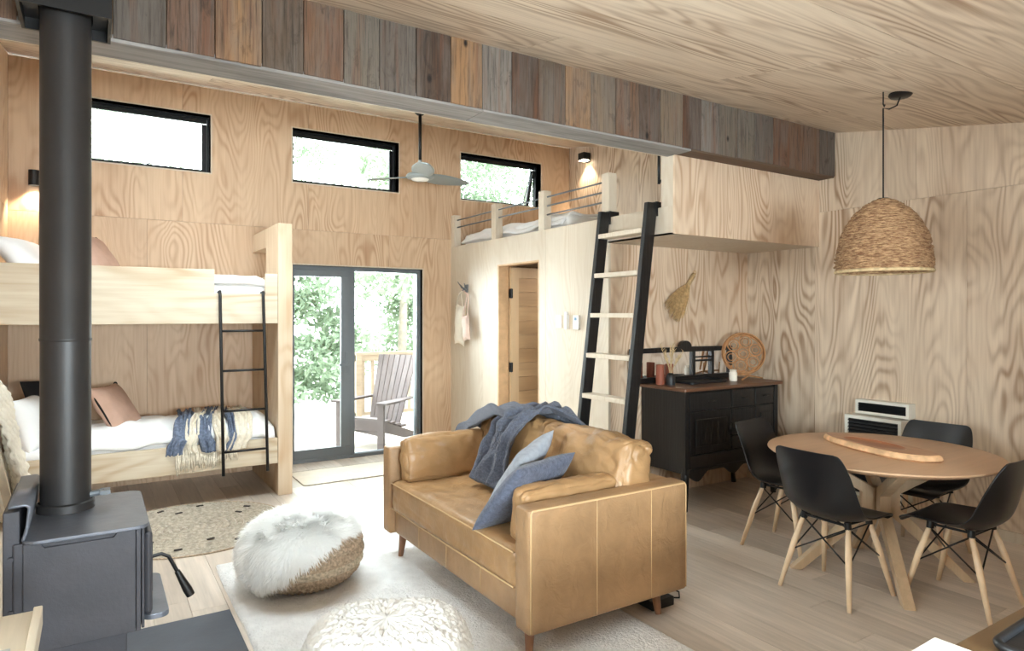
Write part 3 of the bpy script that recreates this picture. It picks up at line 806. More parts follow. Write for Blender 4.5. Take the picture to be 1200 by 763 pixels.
# ================================================================== RUGS
RX0, RX1, RY0, RY1 = 0.635, 2.37, 1.85, 4.48
def fn(u, v):
    x = RX0 + (RX1 - RX0) * u; y = RY0 + (RY1 - RY0) * v
    e = min(u * (RX1 - RX0), (1 - u) * (RX1 - RX0), v * (RY1 - RY0), (1 - v) * (RY1 - RY0))
    return (x + 0.006 * nz((x, y, 1), 3), y + 0.006 * nz((x, y, 9), 3), 0.002 + 0.016 * min(1, (e / 0.02)) ** 0.5 + 0.003 * nz((x, y, 0), 9) * min(1, e * 20) + 0.002 * nz((x, y, 4), 40))
rug = thing('area_rug', 'white wool area rug under the sofa and poufs', 'rug', ((RX0 + RX1) / 2, (RY0 + RY1) / 2, 0))
obj('backing', MB().box(RX0 + 0.004, RX1 - 0.004, RY0 + 0.004, RY1 - 0.004, 0.0005, 0.006), M['cream'], rug)
obj('pile', MB().grid(fn, 150, 220), M['rug_white'], rug, smooth=True)

# round braided jute rug beside the bunk
jr = thing('jute_rug', 'round braided jute rug with dark stitches in front of the bunk', 'rug', (0.62, 5.40, 0))
nr = 13; RR = 0.63
for k in range(nr):
    r = 0.02 + (RR - 0.02) * k / (nr - 1)
    w = RR / nr * 0.5
    seg = max(14, int(2 * PI * r / 0.028)); lobes = max(6, int(2 * PI * r / 0.055))
    mb = MB()
    def fn(u, v):
        t = 2 * PI * u; ph = lobes * t + (k % 2) * PI
        rr = r + w * (v - 0.5) * 2.0 + 0.004 * math.sin(t * 5 + k)
        return (0.62 + rr * math.cos(t), 5.40 + rr * math.sin(t), 0.002 + 0.013 * math.sin(PI * v) * (0.72 + 0.28 * math.cos(ph)) + 0.0006)
    mb.grid(fn, seg * 2, 6)
    obj('braid', mb, M['jute_rug'], jr, smooth=True)
mb = MB()
for ring, cnt in ((0.40, 6), (0.54, 10)):
    for k in range(cnt):
        t = 2 * PI * (k + 0.3 * random.random()) / cnt + ring
        p = (0.62 + ring * math.cos(t), 5.40 + ring * math.sin(t), 0.0165)
        mb.bar(p, (p[0] + 0.05 * math.cos(t + 1.9), p[1] + 0.05 * math.sin(t + 1.9), 0.0165), 0.02, 0.006)
o = obj('stitch', mb, M['jute_dark'], jr); o['kind'] = 'stuff'; o['label'] = 'dark stitches'
o = obj('edge_binding', MB().tube(circle((0.62, 5.40, 0.006), RR + 0.026, 90), 0.005, 6, closed=True), M['jute'], jr, smooth=True)
o['label'] = 'brown edge binding'

mt = thing('door_mat', 'thin pale mat on the floor inside the garden door', 'mat', (2.45, 6.42, 0))
def rrect(x0, x1, y0, y1, r, n=6):
    out = []
    for cx, cy, a in ((x1 - r, y1 - r, 0), (x0 + r, y1 - r, 90), (x0 + r, y0 + r, 180), (x1 - r, y0 + r, 270)):
        for k in range(n + 1):
            t = R(a + 90 * k / n); out.append((cx + r * math.cos(t), cy + r * math.sin(t)))
    return out
obj('mat', MB().prism(rrect(1.63, 3.15, 6.14, 6.72, 0.04), 0.0005, 0.007), M['cream'], mt)
obj('mat_border', MB().tube([(x, y, 0.005) for x, y in rrect(1.63, 3.15, 6.14, 6.72, 0.04)], 0.005, 6, closed=True), M['jute_rug'], mt, smooth=True)

# ================================================================== POUFS
PC = (1.045, 3.93, 0.02); PR, PH = 0.325, 0.35
pf = thing('jute_pouf', 'round braided jute pouf draped with a white sheepskin', 'pouf', PC)
def pprof(t):                # t 0 foot .. 1 top centre
    a = -0.42 * PI + t * 0.92 * PI
    ca, sa = math.cos(a), math.sin(a)
    r = PR * abs(ca) ** 0.62
    z = PH * 0.5 + PH * 0.5 * (abs(sa) ** 0.85) * (1 if sa > 0 else -1) / 0.98
    return r, z
NB = 12
for k in range(NB):
    t0, t1 = k / NB, (k + 1) / NB
    mb = MB()
    r0, z0 = pprof(t0); r1, z1 = pprof(t1)
    lob = max(10, int(2 * PI * max(r0, r1) / 0.035))
    def fn(u, v):
        th = 2 * PI * u; r = r0 + (r1 - r0) * v; z = z0 + (z1 - z0) * v
        nx, nzz = (z1 - z0), -(r1 - r0); L = math.hypot(nx, nzz) or 1
        b = 0.020 * math.sin(PI * v) ** 0.7 * (0.70 + 0.30 * math.cos(lob * th + 6.5 * abs(v - 0.5)))
        rr = r + b * nx / L
        return (PC[0] + rr * math.cos(th), PC[1] + rr * math.sin(th), PC[2] + max(0.0, z + b * nzz / L))
    mb.grid(fn, lob * 4, 6)
    obj('braid', mb, M['jute' if k % 4 else 'jute_pale'], pf, smooth=True)

sk = thing('sheepskin', 'fluffy white sheepskin lying over the jute pouf', 'sheepskin', (PC[0], PC[1], PC[2] + PH))
def skin_ok(th, t):
    # th measured in the floor plane; hide hangs low on the stove side, short on the sofa side
    d = math.cos(th - R(208)); d2 = math.cos(th - R(120))
    lo = 0.71 - 0.40 * max(0, d) ** 1.3 - 0.16 * max(0, d2) + 0.05 * math.sin(3 * th + 1)
    return t > lo
def skin_pt(th, t, off=0.0):
    r, z = pprof(t); r2, z2 = pprof(min(1, t + 0.01)); r1, z1 = pprof(max(0, t - 0.01))
    n = Vector(((z2 - z1), -(r2 - r1))); n = n.normalized() if n.length > 0 else Vector((0, 1))
    if n.y < 0 and t > 0.5: n = -n
    return Vector((PC[0] + (r + n.x * off) * math.cos(th), PC[1] + (r + n.x * off) * math.sin(th), PC[2] + z + n.y * off)), Vector((n.x * math.cos(th), n.x * math.sin(th), n.y))
hd = MB(); NT_, NK = 72, 30
vs = {}
for i in range(NT_):
    for j in range(NK + 1):
        th = 2 * PI * i / NT_; t = j / NK
        if skin_ok(th, t): vs[(i, j)] = len(hd.v); hd.v.append(tuple(skin_pt(th, t, 0.027)[0]))
for i in range(NT_):
    for j in range(NK):
        q = [(i, j), ((i + 1) % NT_, j), ((i + 1) % NT_, j + 1), (i, j + 1)]
        if all(k in vs for k in q): hd.f.append(tuple(vs[k] for k in q))
obj('hide', hd, M['fur'], sk, smooth=True)
def strands(name, pts, mat, parent, kind='stuff'):
    """pts: list of (root, mid, tip, width, skin normal); each lock is a tapered blade whose flat side faces outward"""
    mb = MB()
    for a, b, c, w, n in pts:
        s = n.cross(c - a)
        if s.length < 1e-6: s = Vector((random.uniform(-1, 1), random.uniform(-1, 1), random.uniform(-1, 1)))
        s = s.normalized() * w
        o = len(mb.v)
        mb.v += [tuple(a - s), tuple(a + s), tuple(b - s * 0.8), tuple(b + s * 0.8), tuple(c)]
        mb.f += [(o, o + 1, o + 3, o + 2), (o + 2, o + 3, o + 4)]
    ob = obj(name, mb, mat, parent, smooth=True, recalc=False)
    if kind: ob['kind'] = kind
    return ob
pts = []
while len(pts) < 46000:
    th = random.uniform(0, 2 * PI); z = random.random(); t = 1 - (1 - z) * 0.85
    r, z_ = pprof(t); r_b, z_b = pprof(min(1.0, t + 0.01)); ds = math.hypot(r_b - r, z_b - z_) / 0.01
    if random.random() > (r + 0.02) * ds / 0.42 or not skin_ok(th + random.uniform(-0.06, 0.06), t - random.uniform(-0.01, 0.03)): continue
    a, n = skin_pt(th, t, 0.024)
    cl = Vector((noise.noise(a * 16), noise.noise(a * 16 + Vector((7, 3, 1))), noise.noise(a * 16 + Vector((1, 9, 4)))))
    fl = Vector((math.cos(th), math.sin(th), -0.9)) + cl * 1.0
    fl -= n * fl.dot(n)
    d = (n * 0.55 + fl.normalized() * 0.9 + Vector((random.uniform(-.3, .3), random.uniform(-.3, .3), random.uniform(-.3, .3)))).normalized()
    L = random.uniform(0.035, 0.075)
    b = a + d * L * 0.55; c = b + (d * 0.8 - n * 0.15 + cl * 0.4).normalized() * L * 0.5
    pts.append((a, b, c, random.uniform(0.0014, 0.0026), n))
strands('wool', pts, M['wool'], sk)

WC = (0.905, 2.29, 0.02)
wpf = thing('wool_pouf', 'large white looped wool pouf at the front edge of the rug', 'pouf', WC)
def wpt(th, t):
    a = -0.45 * PI + t * 0.95 * PI
    ca, sa = math.cos(a), math.sin(a)
    sq = 0.365 / ((abs(math.cos(th + 0.42)) ** 3.6 + abs(math.sin(th + 0.42)) ** 3.6) ** (1 / 3.6)) * 0.86
    r = sq * abs(ca) ** 0.5
    z = 0.215 + 0.215 * abs(sa) ** 0.75 * (1 if sa > 0 else -1)
    return Vector((r * math.cos(th), r * math.sin(th), z))
def fn(u, v):
    p = wpt(2 * PI * u, v)
    k = 1 + 0.02 * nz(p, 8, 2)
    # looped knots: rounded bumps between thin creases
    f = min(1, v * 6)
    b = 0.012 * min(1, abs(nz(p, 30, 3)) * 3.2) + 0.007 * min(1, abs(nz(p, 62, 8)) * 3.0) + 0.003 * nz(p, 120, 5)
    h = math.hypot(p.x, p.y) or 1
    up = max(0.0, min(1.0, (p.z - 0.20) / 0.23)) ** 1.5
    return (WC[0] + p.x * k + p.x / h * b * (1 - up) * f, WC[1] + p.y * k + p.y / h * b * (1 - up) * f, WC[2] + p.z + b * up)
obj('cover', MB().grid(fn, 330, 150), M['loops'], wpf, smooth=True, weld=True)

def path_at2(pts, t):
    s = t * (len(pts) - 1); k = min(int(s), len(pts) - 2)
    return Vector(pts[k]).lerp(Vector(pts[k + 1]), s - k)

# ================================================================== WOOD STOVE
st = thing('wood_stove', 'black steel wood stove with a tall flue pipe', 'stove', (-0.09, 3.05, 0.012))
ST = M['stove']
bx0, bx1, by0, by1, bz0, bz1 = -0.255, 0.125, 2.795, 3.315, 0.415, 0.79
obj('pedestal', MB().box(-0.24, 0.105, 2.86, 3.25, 0.012, bz0), ST, st, bevel=0.004)
obj('firebox', MB().box(bx0 + 0.02, bx1, by0 + 0.012, by1 - 0.012, bz0, bz1), ST, st, bevel=0.006)
for yy in (by0, by1 - 0.01):
    sp = MB().prism([(bx0 + 0.05, bz0 - 0.005), (bx1 + 0.005, bz0 - 0.005), (bx1 + 0.005, bz1 - 0.002), (bx1 - 0.05, bz1 - 0.002), (bx1 - 0.065, bz1 - 0.022), (bx0 + 0.11, bz1 - 0.022), (bx0 + 0.095, bz1 - 0.002), (bx0 + 0.05, bz1 - 0.002)], yy, yy + 0.01, 1)
    obj('side_panel', sp, ST, st, bevel=0.002)
obj('front_trim', MB().box(bx1 + 0.006, bx1 + 0.022, by0 - 0.002, by1 + 0.002, bz0 - 0.005, bz1).box(bx1 + 0.024, bx1 + 0.034, by0 + 0.004, by1 - 0.004, bz0, bz1 - 0.005), ST, st, bevel=0.003)
dr = obj('stove_door', MB().box(bx1 + 0.034, bx1 + 0.062, by0 + 0.03, by1 - 0.03, bz0 + 0.035, bz1 - 0.03), ST, st, bevel=0.012)
obj('door_glass', MB().box(bx1 + 0.062, bx1 + 0.066, by0 + 0.09, by1 - 0.09, bz0 + 0.10, bz1 - 0.09), M['dark_vent'], dr)
hx = bx1 + 0.062
obj('door_handle', MB().tube([(hx - 0.01, by0 + 0.045, 0.66), (hx + 0.03, by0 + 0.045, 0.665), (hx + 0.055, by0 + 0.045, 0.65), (hx + 0.085, by0 + 0.04, 0.585)], 0.007, 8)
    .tube([(hx + 0.083, by0 + 0.04, 0.59), (hx + 0.118, by0 + 0.035, 0.515), (hx + 0.130, by0 + 0.034, 0.49)], [0.010, 0.0165, 0.0155], 12), M['black_metal'], dr, smooth=True, angle=40)
tp = MB().prism(rrect(-0.208, 0.175, 2.765, 3.345, 0.045), bz1, bz1 + 0.014)
obj('top_plate', tp, M['stove_top'], st, bevel=0.004)
obj('heat_shield', MB().box(-0.262, -0.215, 2.815, 3.30, 0.40, 0.90), ST, st, bevel=0.004)
hd_ = MB(); prof = [(-0.205, 0.803), (-0.196, 0.83), (-0.190, 0.87), (-0.186, 0.915), (-0.196, 0.925), (-0.245, 0.922)]
hd_.grid(lambda u, v: (lambda p: (p.x, 2.79 + 0.50 * u, p.y))(path_at2(prof, v)), 1, 24)
obj('rear_hood', hd_, M['stove_top'], st, smooth=True, solid=0.010)
obj('bolt', MB().tube([(-0.240, 2.805, 0.74), (-0.240, 2.817, 0.74)], 0.009, 10), ST, st)
obj('bolt', MB().tube([(-0.240, 2.805, 0.56), (-0.240, 2.817, 0.56)], 0.007, 10), ST, st)
obj('ash_shelf', MB().prism(rrect(bx1 + 0.03, 0.245, 2.83, 3.29, 0.035), 0.425, 0.445), M['stove_top'], st, bevel=0.003)
fc = (-0.094, 3.165)
obj('flue_collar', MB().lathe([(0.088, 0.80), (0.098, 0.805), (0.098, 0.835), (0.090, 0.84)], (fc[0], fc[1], 0), 40), M['flue'], st, smooth=True, angle=40)
obj('flue_pipe', MB().lathe([(0.0855, 0.815), (0.0855, 1.475)], (fc[0], fc[1], 0), 48), M['flue'], st, smooth=True)
obj('flue_pipe', MB().lathe([(0.0865, 1.470), (0.0885, 1.474), (0.0885, 1.480), (0.0865, 1.484), (0.0865, 2.80)], (fc[0], fc[1], 0), 48), M['flue'], st, smooth=True, angle=60)
obj('flue_damper', MB().tube([(fc[0] + 0.08, fc[1] - 0.02, 0.855), (fc[0] + 0.13, fc[1] - 0.02, 0.86)], 0.012, 10).box(fc[0] + 0.115, fc[0] + 0.15, fc[1] - 0.05, fc[1] + 0.01, 0.852, 0.868), M['alu'], st, smooth=True, angle=30)
cb = thing('flue_ceiling_box', 'black square ceiling box around the top of the flue', 'flue box', (fc[0], fc[1], 2.73))
b0, b1, c0, c1, zt, zb = -0.246, 0.060, 3.02, 3.308, 0, 2.73
mb = MB()
t = 0.012
mb.hexa([(b0, c0, zb), (b1, c0, zb), (b0, c0 + t, zb), (b1, c0 + t, zb), (b0, c0, zc(c0)), (b1, c0, zc(c0)), (b0, c0 + t, zc(c0)), (b1, c0 + t, zc(c0))])
mb.box(b0, b1, c1 - t, c1, zb, zc(c0)).box(b0, b0 + t, c0 + t, c1 - t, zb, zc(c0)).box(b1 - t, b1, c0 + t, c1 - t, zb, zc(c0))
obj('casing', mb, M['black_metal'], cb)
pl = MB().lathe([(0.089, 2.765), (0.2, 2.765)], (fc[0], fc[1], 0), 4)
obj('inner_plate', MB().box(b0 + t, fc[0] - 0.09, c0 + t, c1 - t, 2.775, 2.785).box(fc[0] + 0.09, b1 - t, c0 + t, c1 - t, 2.775, 2.785)
    .box(fc[0] - 0.09, fc[0] + 0.09, c0 + t, fc[1] - 0.09, 2.775, 2.785).box(fc[0] - 0.09, fc[0] + 0.09, fc[1] + 0.09, c1 - t, 2.775, 2.785), M['black_metal'], cb)
tag(obj('hearth_slab', MB().box(-0.60, 0.61, 2.30, 3.77, 0.0005, 0.012), M['slate'], bevel=0.003), 'dark grey hearth slab on the floor under the wood stove', 'hearth')

# ================================================================== BUNK BED
bk = thing('bunk_bed', 'built in pale plywood bunk bed with two berths', 'bunk bed', (0.40, 6.5, 0))
bf = 5.95
def board(name, poly, y0, y1, mat=M['ply_bed']): return obj(name, MB().prism(poly, y0, y1, 1), mat, bk, bevel=0.003)
NX0, NX1 = 0.845, 1.250
board('upper_front_board', [(XL + 0.002, 1.50), (1.352, 1.50), (1.352, 1.93), (NX1, 1.93), (NX1, 1.755), (NX0, 1.755), (NX0, 1.95), (XL + 0.002, 1.95)], bf, bf + 0.036)
board('lower_front_board', [(XL + 0.002, 0.285), (1.352, 0.285), (1.352, 0.505), (XL + 0.002, 0.505)], bf, bf + 0.036)
obj('upper_bed_base', MB().box(XL + 0.003, 1.352, bf + 0.036, YB - 0.003, 1.515, 1.545), M['ply_bed'], bk)
obj('lower_bed_base', MB().box(XL + 0.003, 1.352, bf + 0.036, YB - 0.003, 0.32, 0.35), M['ply_bed'], bk)
# end frame: deep front post, top rail, rear post, lower infill
def ep(name, y0, y1, z0, z1): return obj(name, MB().box(1.354, 1.475, y0, y1, z0, z1), M['ply_post'], bk, bevel=0.003)
ep('end_post', bf - 0.002, 6.43, 0.002, 2.375)
ep('end_top_rail', 6.432, YB - 0.004, 2.20, 2.375)
ep('end_panel', 6.432, YB - 0.004, 0.002, 1.93)
def mattress(z0, z1, label, seed):
    m = thing('mattress', label, 'mattress', (0.36, 6.5, z0))
    obj('mattress_body', rbox_mb(0.955, 0.50, (z1 - z0) / 2, 0.05, 16, (0, 0, 0.01), 0.006, 6, seed).xform(TR((0.378, 6.515, (z0 + z1) / 2))), M['linen'], m, smooth=True, weld=True)
    return m
mU = mattress(1.547, 1.86, 'white sheeted mattress on the upper bunk, seen through the ladder gap', 2)
mL = mattress(0.352, 0.56, 'white sheeted mattress on the lower bunk', 5)
def quilt(name, label, x0, x1, z, seed, amp=0.03, front=0.10):
    def fn(u, v):
        x = x0 + (x1 - x0) * u; y = 5.995 + 1.02 * v
        e = min(1, v * 14)
        zz = z + amp * (nz((x, y, seed), 3.0, seed) + 0.5 * nz((x, y, seed), 7.5, seed)) + 0.05 * math.sin(PI * min(1, v * 1.1)) - front * (1 - e) ** 2
        zz -= 0.05 * max(0, 1 - (1 - u) * 14)
        return (x, y, zz)
    return tag(obj(name, MB().grid(fn, 70, 50), M['linen'], smooth=True, solid=0.03), label, 'quilt')
quilt('quilt', 'rumpled white quilt on the lower bunk', -0.05, 1.335, 0.615, 11, amp=0.045, front=0.08)
quilt('quilt', 'white quilt on the upper bunk beside the ladder gap', -0.05, 1.335, 1.865, 21, amp=0.015, front=0.03)
def bpillow(loc, rx, rz, size, mat, label, seed, ry=0):
    return tag(obj('pillow', pillow_mb(size[0], size[1], size[2], seed=seed).xform(TR(loc, rx, ry, rz)), mat, smooth=True, weld=True), label, 'pillow')
bpillow((-0.40, 6.35, 0.74), R(72), R(78), (0.62, 0.42, 0.18), M['linen'], 'white pillow at the head of the lower bunk', 3)
bpillow((-0.42, 6.38, 2.0), R(50), R(70), (0.62, 0.40, 0.17), M['linen'], 'white pillow at the head of the upper bunk', 4)
def tassel_pillow(loc, rx, rz, label, seed):
    root = thing('tassel_pillow', label, 'pillow', loc)
    T = TR(loc, rx, 0, rz)
    obj('cover', pillow_mb(0.46, 0.46, 0.15, seed=seed).xform(T), M['peach'], root, smooth=True, weld=True)
    e = MB(); path = [(-.215, -.215), (0, -.205), (.215, -.215), (.205, 0), (.215, .215), (0, .205), (-.215, .215), (-.205, 0)]
    pp = [T @ Vector((x, y, 0)) for x, y in path]
    obj('black_edging', MB().tube(pp, 0.011, 8, closed=True), M['black_cloth'], root, smooth=True)['label'] = 'black edging'
    for x, y in ((.22, .22), (-.22, .22), (.22, -.22), (-.22, -.22)):
        a = T @ Vector((x, y, 0)); d = (T @ Vector((x * 1.35, y * 1.35, 0))) - a
        d = d.normalized(); b = a + d * 0.05 + Vector((0, 0, -0.045)); b2 = a + d * 0.02 + Vector((0, 0, -0.008))
        obj('tassel', MB().tube([a, b2, b], [0.007, 0.016, 0.020], 10), M['black_cloth'], root, smooth=True)['label'] = 'black tassel'
tassel_pillow((0.16, 6.42, 0.785), R(60), R(64), 'dusty pink pillow with black edging on the lower bunk', 6)
tassel_pillow((0.02, 6.45, 2.04), R(56), R(62), 'dusty pink pillow with black edging on the upper bunk', 7)
tag(obj('pillow', pillow_mb(0.44, 0.40, 0.14, seed=15).xform(TR((-0.28, 6.62, 0.86), R(66), 0, R(40))), M['black_cloth'], smooth=True, weld=True), 'black pillow behind the white pillow on the lower bunk', 'pillow')

# bunk ladder
bl = thing('bunk_ladder', 'slim black metal ladder hooked on the upper bunk', 'ladder', (1.056, 5.9, 0.27))
def lp(x, t): return (x, 5.935 - 0.175 * t, 1.76 - 1.49 * t)
for x in (0.885, 1.228):
    obj('rail', MB().tube([(x, 6.03, 1.762), (x, 5.94, 1.768), lp(x, 0.02), lp(x, 1)], 0.0125, 8), M['black_metal'], bl, smooth=True)
for t in (0.215, 0.435, 0.655, 0.875):
    obj('rung', MB().tube([lp(0.885, t), lp(1.228, t)], 0.0095, 8), M['black_metal'], bl, smooth=True)

# patterned throw over the lower bunk front
bt = thing('fringed_throw', 'blue and cream fringed throw hanging over the lower bunk', 'throw', (0.85, 6.2, 0.5))
def tfn(x0, x1, seed):
    def fn(u, v):
        x = x0 + (x1 - x0) * u + 0.16 * (0.6 - v) * (1 if v < 0.62 else 0.4) + 0.03 * math.sin(v * 5 + seed) + 0.03 * nz((u, v, seed), 4)
        if v < 0.62: y = 6.72 - (6.72 - 5.985) * (v / 0.62); z = 0.665 + 0.02 * nz((x, y, seed), 8) - 0.10 * max(0, (v - 0.42) / 0.2) ** 2
        else:
            k = (v - 0.62) / 0.38; y = 5.985 - 0.05 * min(1, k * 4); z = 0.565 - 0.15 * k
        return (x, y + 0.016 * math.sin(u * 20 + seed), z + 0.020 * math.sin(u * 24 + 3 * math.sin(v * 6) + seed) * (1 if v < .62 else .3) + 0.03)
    return fn
for nm, a, b, sd, mt_ in (('blue_stripe', 0.54, 0.66, 0.0, 'throw_blue'), ('cream_panel', 0.655, 0.76, 1.0, 'throw_cream'), ('blue_panel', 0.755, 0.86, 2.0, 'throw_blue'), ('cream_panel', 0.855, 0.95, 3.0, 'throw_cream'), ('blue_stripe', 0.945, 0.985, 4.2, 'throw_blue'), ('cream_panel', 0.98, 1.13, 5.2, 'throw_cream')):
    o = obj(nm, MB().grid(tfn(a, b, sd), 16, 44), M[mt_], bt, smooth=True, solid=0.01)
    if mt_ == 'throw_blue': o['label'] = 'blue woven stripe'
pts = []
mb = MB()
for k in range(56):
    u = k / 55; x = 0.56 + 0.45 * u + random.uniform(-0.006, 0.006)
    L = random.uniform(0.08, 0.13) + (0.05 if u < 0.3 else 0)
    z = 0.45 + 0.03 * math.sin(u * 9)
    mb.tube([(x, 5.94, z), (x + random.uniform(-.008, .008), 5.932, z - L * 0.5), (x + random.uniform(-.012, .012), 5.936, z - L)], [0.004, 0.005, 0.003], 5)
o = obj('fringe', mb, M['throw_cream'], bt, smooth=True); o['kind'] = 'stuff'; o['label'] = 'cream fringe'

# bunk reading lamp
rl = thing('reading_lamp', 'black cylinder wall lamp lit above the upper bunk', 'lamp', (-0.433, 7.0, 2.74))
obj('lamp_body', MB().lathe([(0.0, 2.815), (0.042, 2.815), (0.042, 2.685), (0.036, 2.685), (0.036, 2.70), (0.0, 2.70)], (-0.433, 6.99, 0), 24).box(-0.458, -0.408, 7.02, YB, 2.72, 2.78), M['black_metal'], rl, smooth=True, angle=40)
obj('bulb', MB().lathe([(0.0, 2.696), (0.033, 2.696)], (-0.433, 6.99, 0), 20), M['lamp_glow'], rl)
obj('cord', MB().tube([(-0.40, 7.045, 2.69), (-0.40, 7.05, 2.3), (-0.405, 7.05, 1.98)], 0.004, 6), M['black_cloth'], rl, smooth=True)
def spot_lamp(name, loc, power, rot=(0, 0, 0), size=R(110)):
    d = bpy.data.lights.new(name, 'SPOT'); d.energy = power; d.color = (1.0, 0.80, 0.55); d.spot_size = size; d.spot_blend = 0.35; d.shadow_soft_size = 0.03
    o = bpy.data.objects.new(name, d); COL.objects.link(o); o.location = loc; o.rotation_euler = rot
spot_lamp('reading_light', (-0.433, 6.99, 2.675), 22)
# loft spot
sp = thing('loft_spotlight', 'small black wall spotlight lit in the loft corner', 'lamp', (XR, 6.65, 3.57))
obj('lamp_body', MB().box(XR - 0.13, XR - 0.02, 6.59, 6.71, 3.55, 3.64).box(XR - 0.02, XR, 6.61, 6.69, 3.53, 3.63), M['black_metal'], sp, bevel=0.006)
obj('bulb', MB().box(XR - 0.12, XR - 0.03, 6.60, 6.70, 3.542, 3.549), M['lamp_glow'], sp)
spot_lamp('loft_light', (XR - 0.075, 6.65, 3.53), 26, (0, R(-8), 0), R(95))

# leaning blanket ladder with chunky throw (left edge)
ld = thing('blanket_ladder', 'pale timber blanket ladder leaning on the left wall', 'ladder', (-0.4, 4.1, 0))
for yy in (3.93, 4.36):
    obj('rail', MB().bar((-0.215, yy, 0.01), (-0.585, yy, 1.95), 0.035, 0.03, (0, 1, 0)), M['cabinet_pale'], ld, bevel=0.004)
for k in range(5):
    t = 0.14 + 0.19 * k
    obj('rung', MB().tube([(-0.215 - 0.37 * t, 3.94, 0.01 + 1.94 * t), (-0.215 - 0.37 * t, 4.35, 0.01 + 1.94 * t)], 0.014, 10), M['cabinet_pale'], ld, smooth=True)
def fn(u, v):
    y = 3.96 + 0.38 * u + 0.01 * math.sin(v * 7)
    a = v * 2 - 1
    z = 1.27 - 0.93 * abs(a) ** 1.05 * (1 if a < 0 else 0.75)
    t = (z - 0.01) / 1.94
    x = -0.215 - 0.37 * t + (0.045 if a < 0 else -0.04) * min(1, abs(a) * 8)
    return (x + 0.012 * math.sin(u * 18 + 2 * math.sin(v * 9)) + 0.008 * nz((x, y, z), 22) + 0.007 * math.sin(u * 75) * math.sin(v * 190) * (1 if a < 0 else 0), y, z + (0.02 if abs(a) < .03 else 0))
tag(obj('chunky_throw', MB().grid(fn, 90, 260), M['chunky'], smooth=True, solid=0.02), 'thick cream woven throw hung on the leaning ladder', 'throw')

# ================================================================== LOFT LADDER
ll = thing('loft_ladder', 'black loft ladder with pale treads leaning on the loft edge', 'ladder', (3.25, 3.93, 0))
def lx(z): return 3.235 + 0.315 * z / 2.42
for yy, nm in ((3.655, 0), (4.195, 1)):
    st_ = obj('stringer', MB().hexa([(lx(0) - 0.05, yy - 0.02, 0.0), (lx(0) + 0.05, yy - 0.02, 0.0), (lx(0) - 0.05, yy + 0.02, 0.0), (lx(0) + 0.05, yy + 0.02, 0.0),
                                    (lx(2.42) - 0.05, yy - 0.02, 2.42), (lx(2.42) + 0.05, yy - 0.02, 2.42), (lx(2.42) - 0.05, yy + 0.02, 2.42), (lx(2.42) + 0.05, yy + 0.02, 2.42)]), M['black_wood'], ll, bevel=0.004)
    obj('hook', MB().box(lx(2.36) + 0.045, 3.70, yy - 0.014, yy + 0.014, 2.385, 2.43).box(lx(2.36) + 0.045, lx(2.36) + 0.07, yy - 0.025, yy + 0.025, 2.32, 2.43), M['black_metal'], ll, bevel=0.003)
for z in (0.29, 0.61, 0.93, 1.25, 1.57, 1.89, 2.21):
    obj('tread', MB().box(lx(z) - 0.055, lx(z) + 0.055, 3.675, 4.175, z - 0.018, z + 0.018), M['ply_pale'], ll, bevel=0.003)

# ================================================================== SIDEBOARD
sb = thing('sideboard', 'black stained sideboard with a brown top against the alcove wall', 'sideboard', (4.545, 3.95, 0))
BW = M['black_wood']
ax0, ax1, ay0, ay1 = 3.965, 5.13, 3.70, 4.195
obj('worktop', MB().prism(rrect(3.93, 5.165, 3.665, 4.2, 0.02), 0.962, 0.99), M['side_top'], sb, bevel=0.006)
obj('carcass', MB().box(ax0, ax1, ay0 + 0.02, ay1, 0.30, 0.962), BW, sb, bevel=0.004)
for x in (ax0, ax1 - 0.045):
    obj('corner_post', MB().box(x, x + 0.045, ay0 - 0.002, ay0 + 0.03, 0.30, 0.962), BW, sb, bevel=0.004)
for x0, x1 in ((ax0 + 0.055, 4.515), (4.525, 4.82), (4.83, ax1 - 0.055)):
    d = obj('drawer', MB().box(x0, x1, ay0 + 0.002, ay0 + 0.022, 0.80, 0.945), BW, sb, bevel=0.005)
    obj('drawer_pull', MB().tube([((x0 + x1) / 2 - 0.04, ay0 - 0.012, 0.872), ((x0 + x1) / 2 + 0.04, ay0 - 0.012, 0.872)], 0.006, 8), M['black_metal'], d, smooth=True)
for x0, x1, hxx in ((ax0 + 0.055, 4.515, 4.49), (4.83, ax1 - 0.055, 4.855)):
    d = obj('cabinet_door', MB().box(x0, x1, ay0 + 0.002, ay0 + 0.022, 0.45, 0.79), BW, sb, bevel=0.005)
    obj('raised_panel', MB().box(x0 + 0.06, x1 - 0.06, ay0 - 0.008, ay0 + 0.002, 0.51, 0.73), BW, d, bevel=0.006)
    obj('door_handle', MB().tube([(hxx, ay0 - 0.012, 0.585), (hxx, ay0 - 0.012, 0.665)], 0.006, 8).tube(circle((hxx, ay0 - 0.008, 0.625), 0.014, 12, 'y'), 0.003, 5, closed=True), M['black_metal'], d, smooth=True)
for k in range(3):
    za, zb = 0.45 + k * 0.113, 0.45 + (k + 1) * 0.113
    obj('centre_drawer', MB().box(4.525, 4.82, ay0 + 0.002, ay0 + 0.022, za + 0.003, zb - 0.003), BW, sb, bevel=0.004)
obj('lower_drawer', MB().box(ax0 + 0.055, ax1 - 0.055, ay0 + 0.002, ay0 + 0.022, 0.335, 0.44), BW, sb, bevel=0.005)
ap = [(ax0 + 0.045, 0.335)]
for k in range(41):
    t = k / 40; x = ax0 + 0.045 + (ax1 - ax0 - 0.09) * t
    a = abs(t - 0.5) * 2
    z = 0.275 - 0.035 * math.cos(a * PI * 2.4) - 0.015 * math.cos(a * PI * 5) + 0.02 * (1 - a)
    ap.append((x, z))
ap.append((ax1 - 0.045, 0.335))
obj('apron', MB().prism(ap, ay0 + 0.002, ay0 + 0.024, 1), BW, sb)
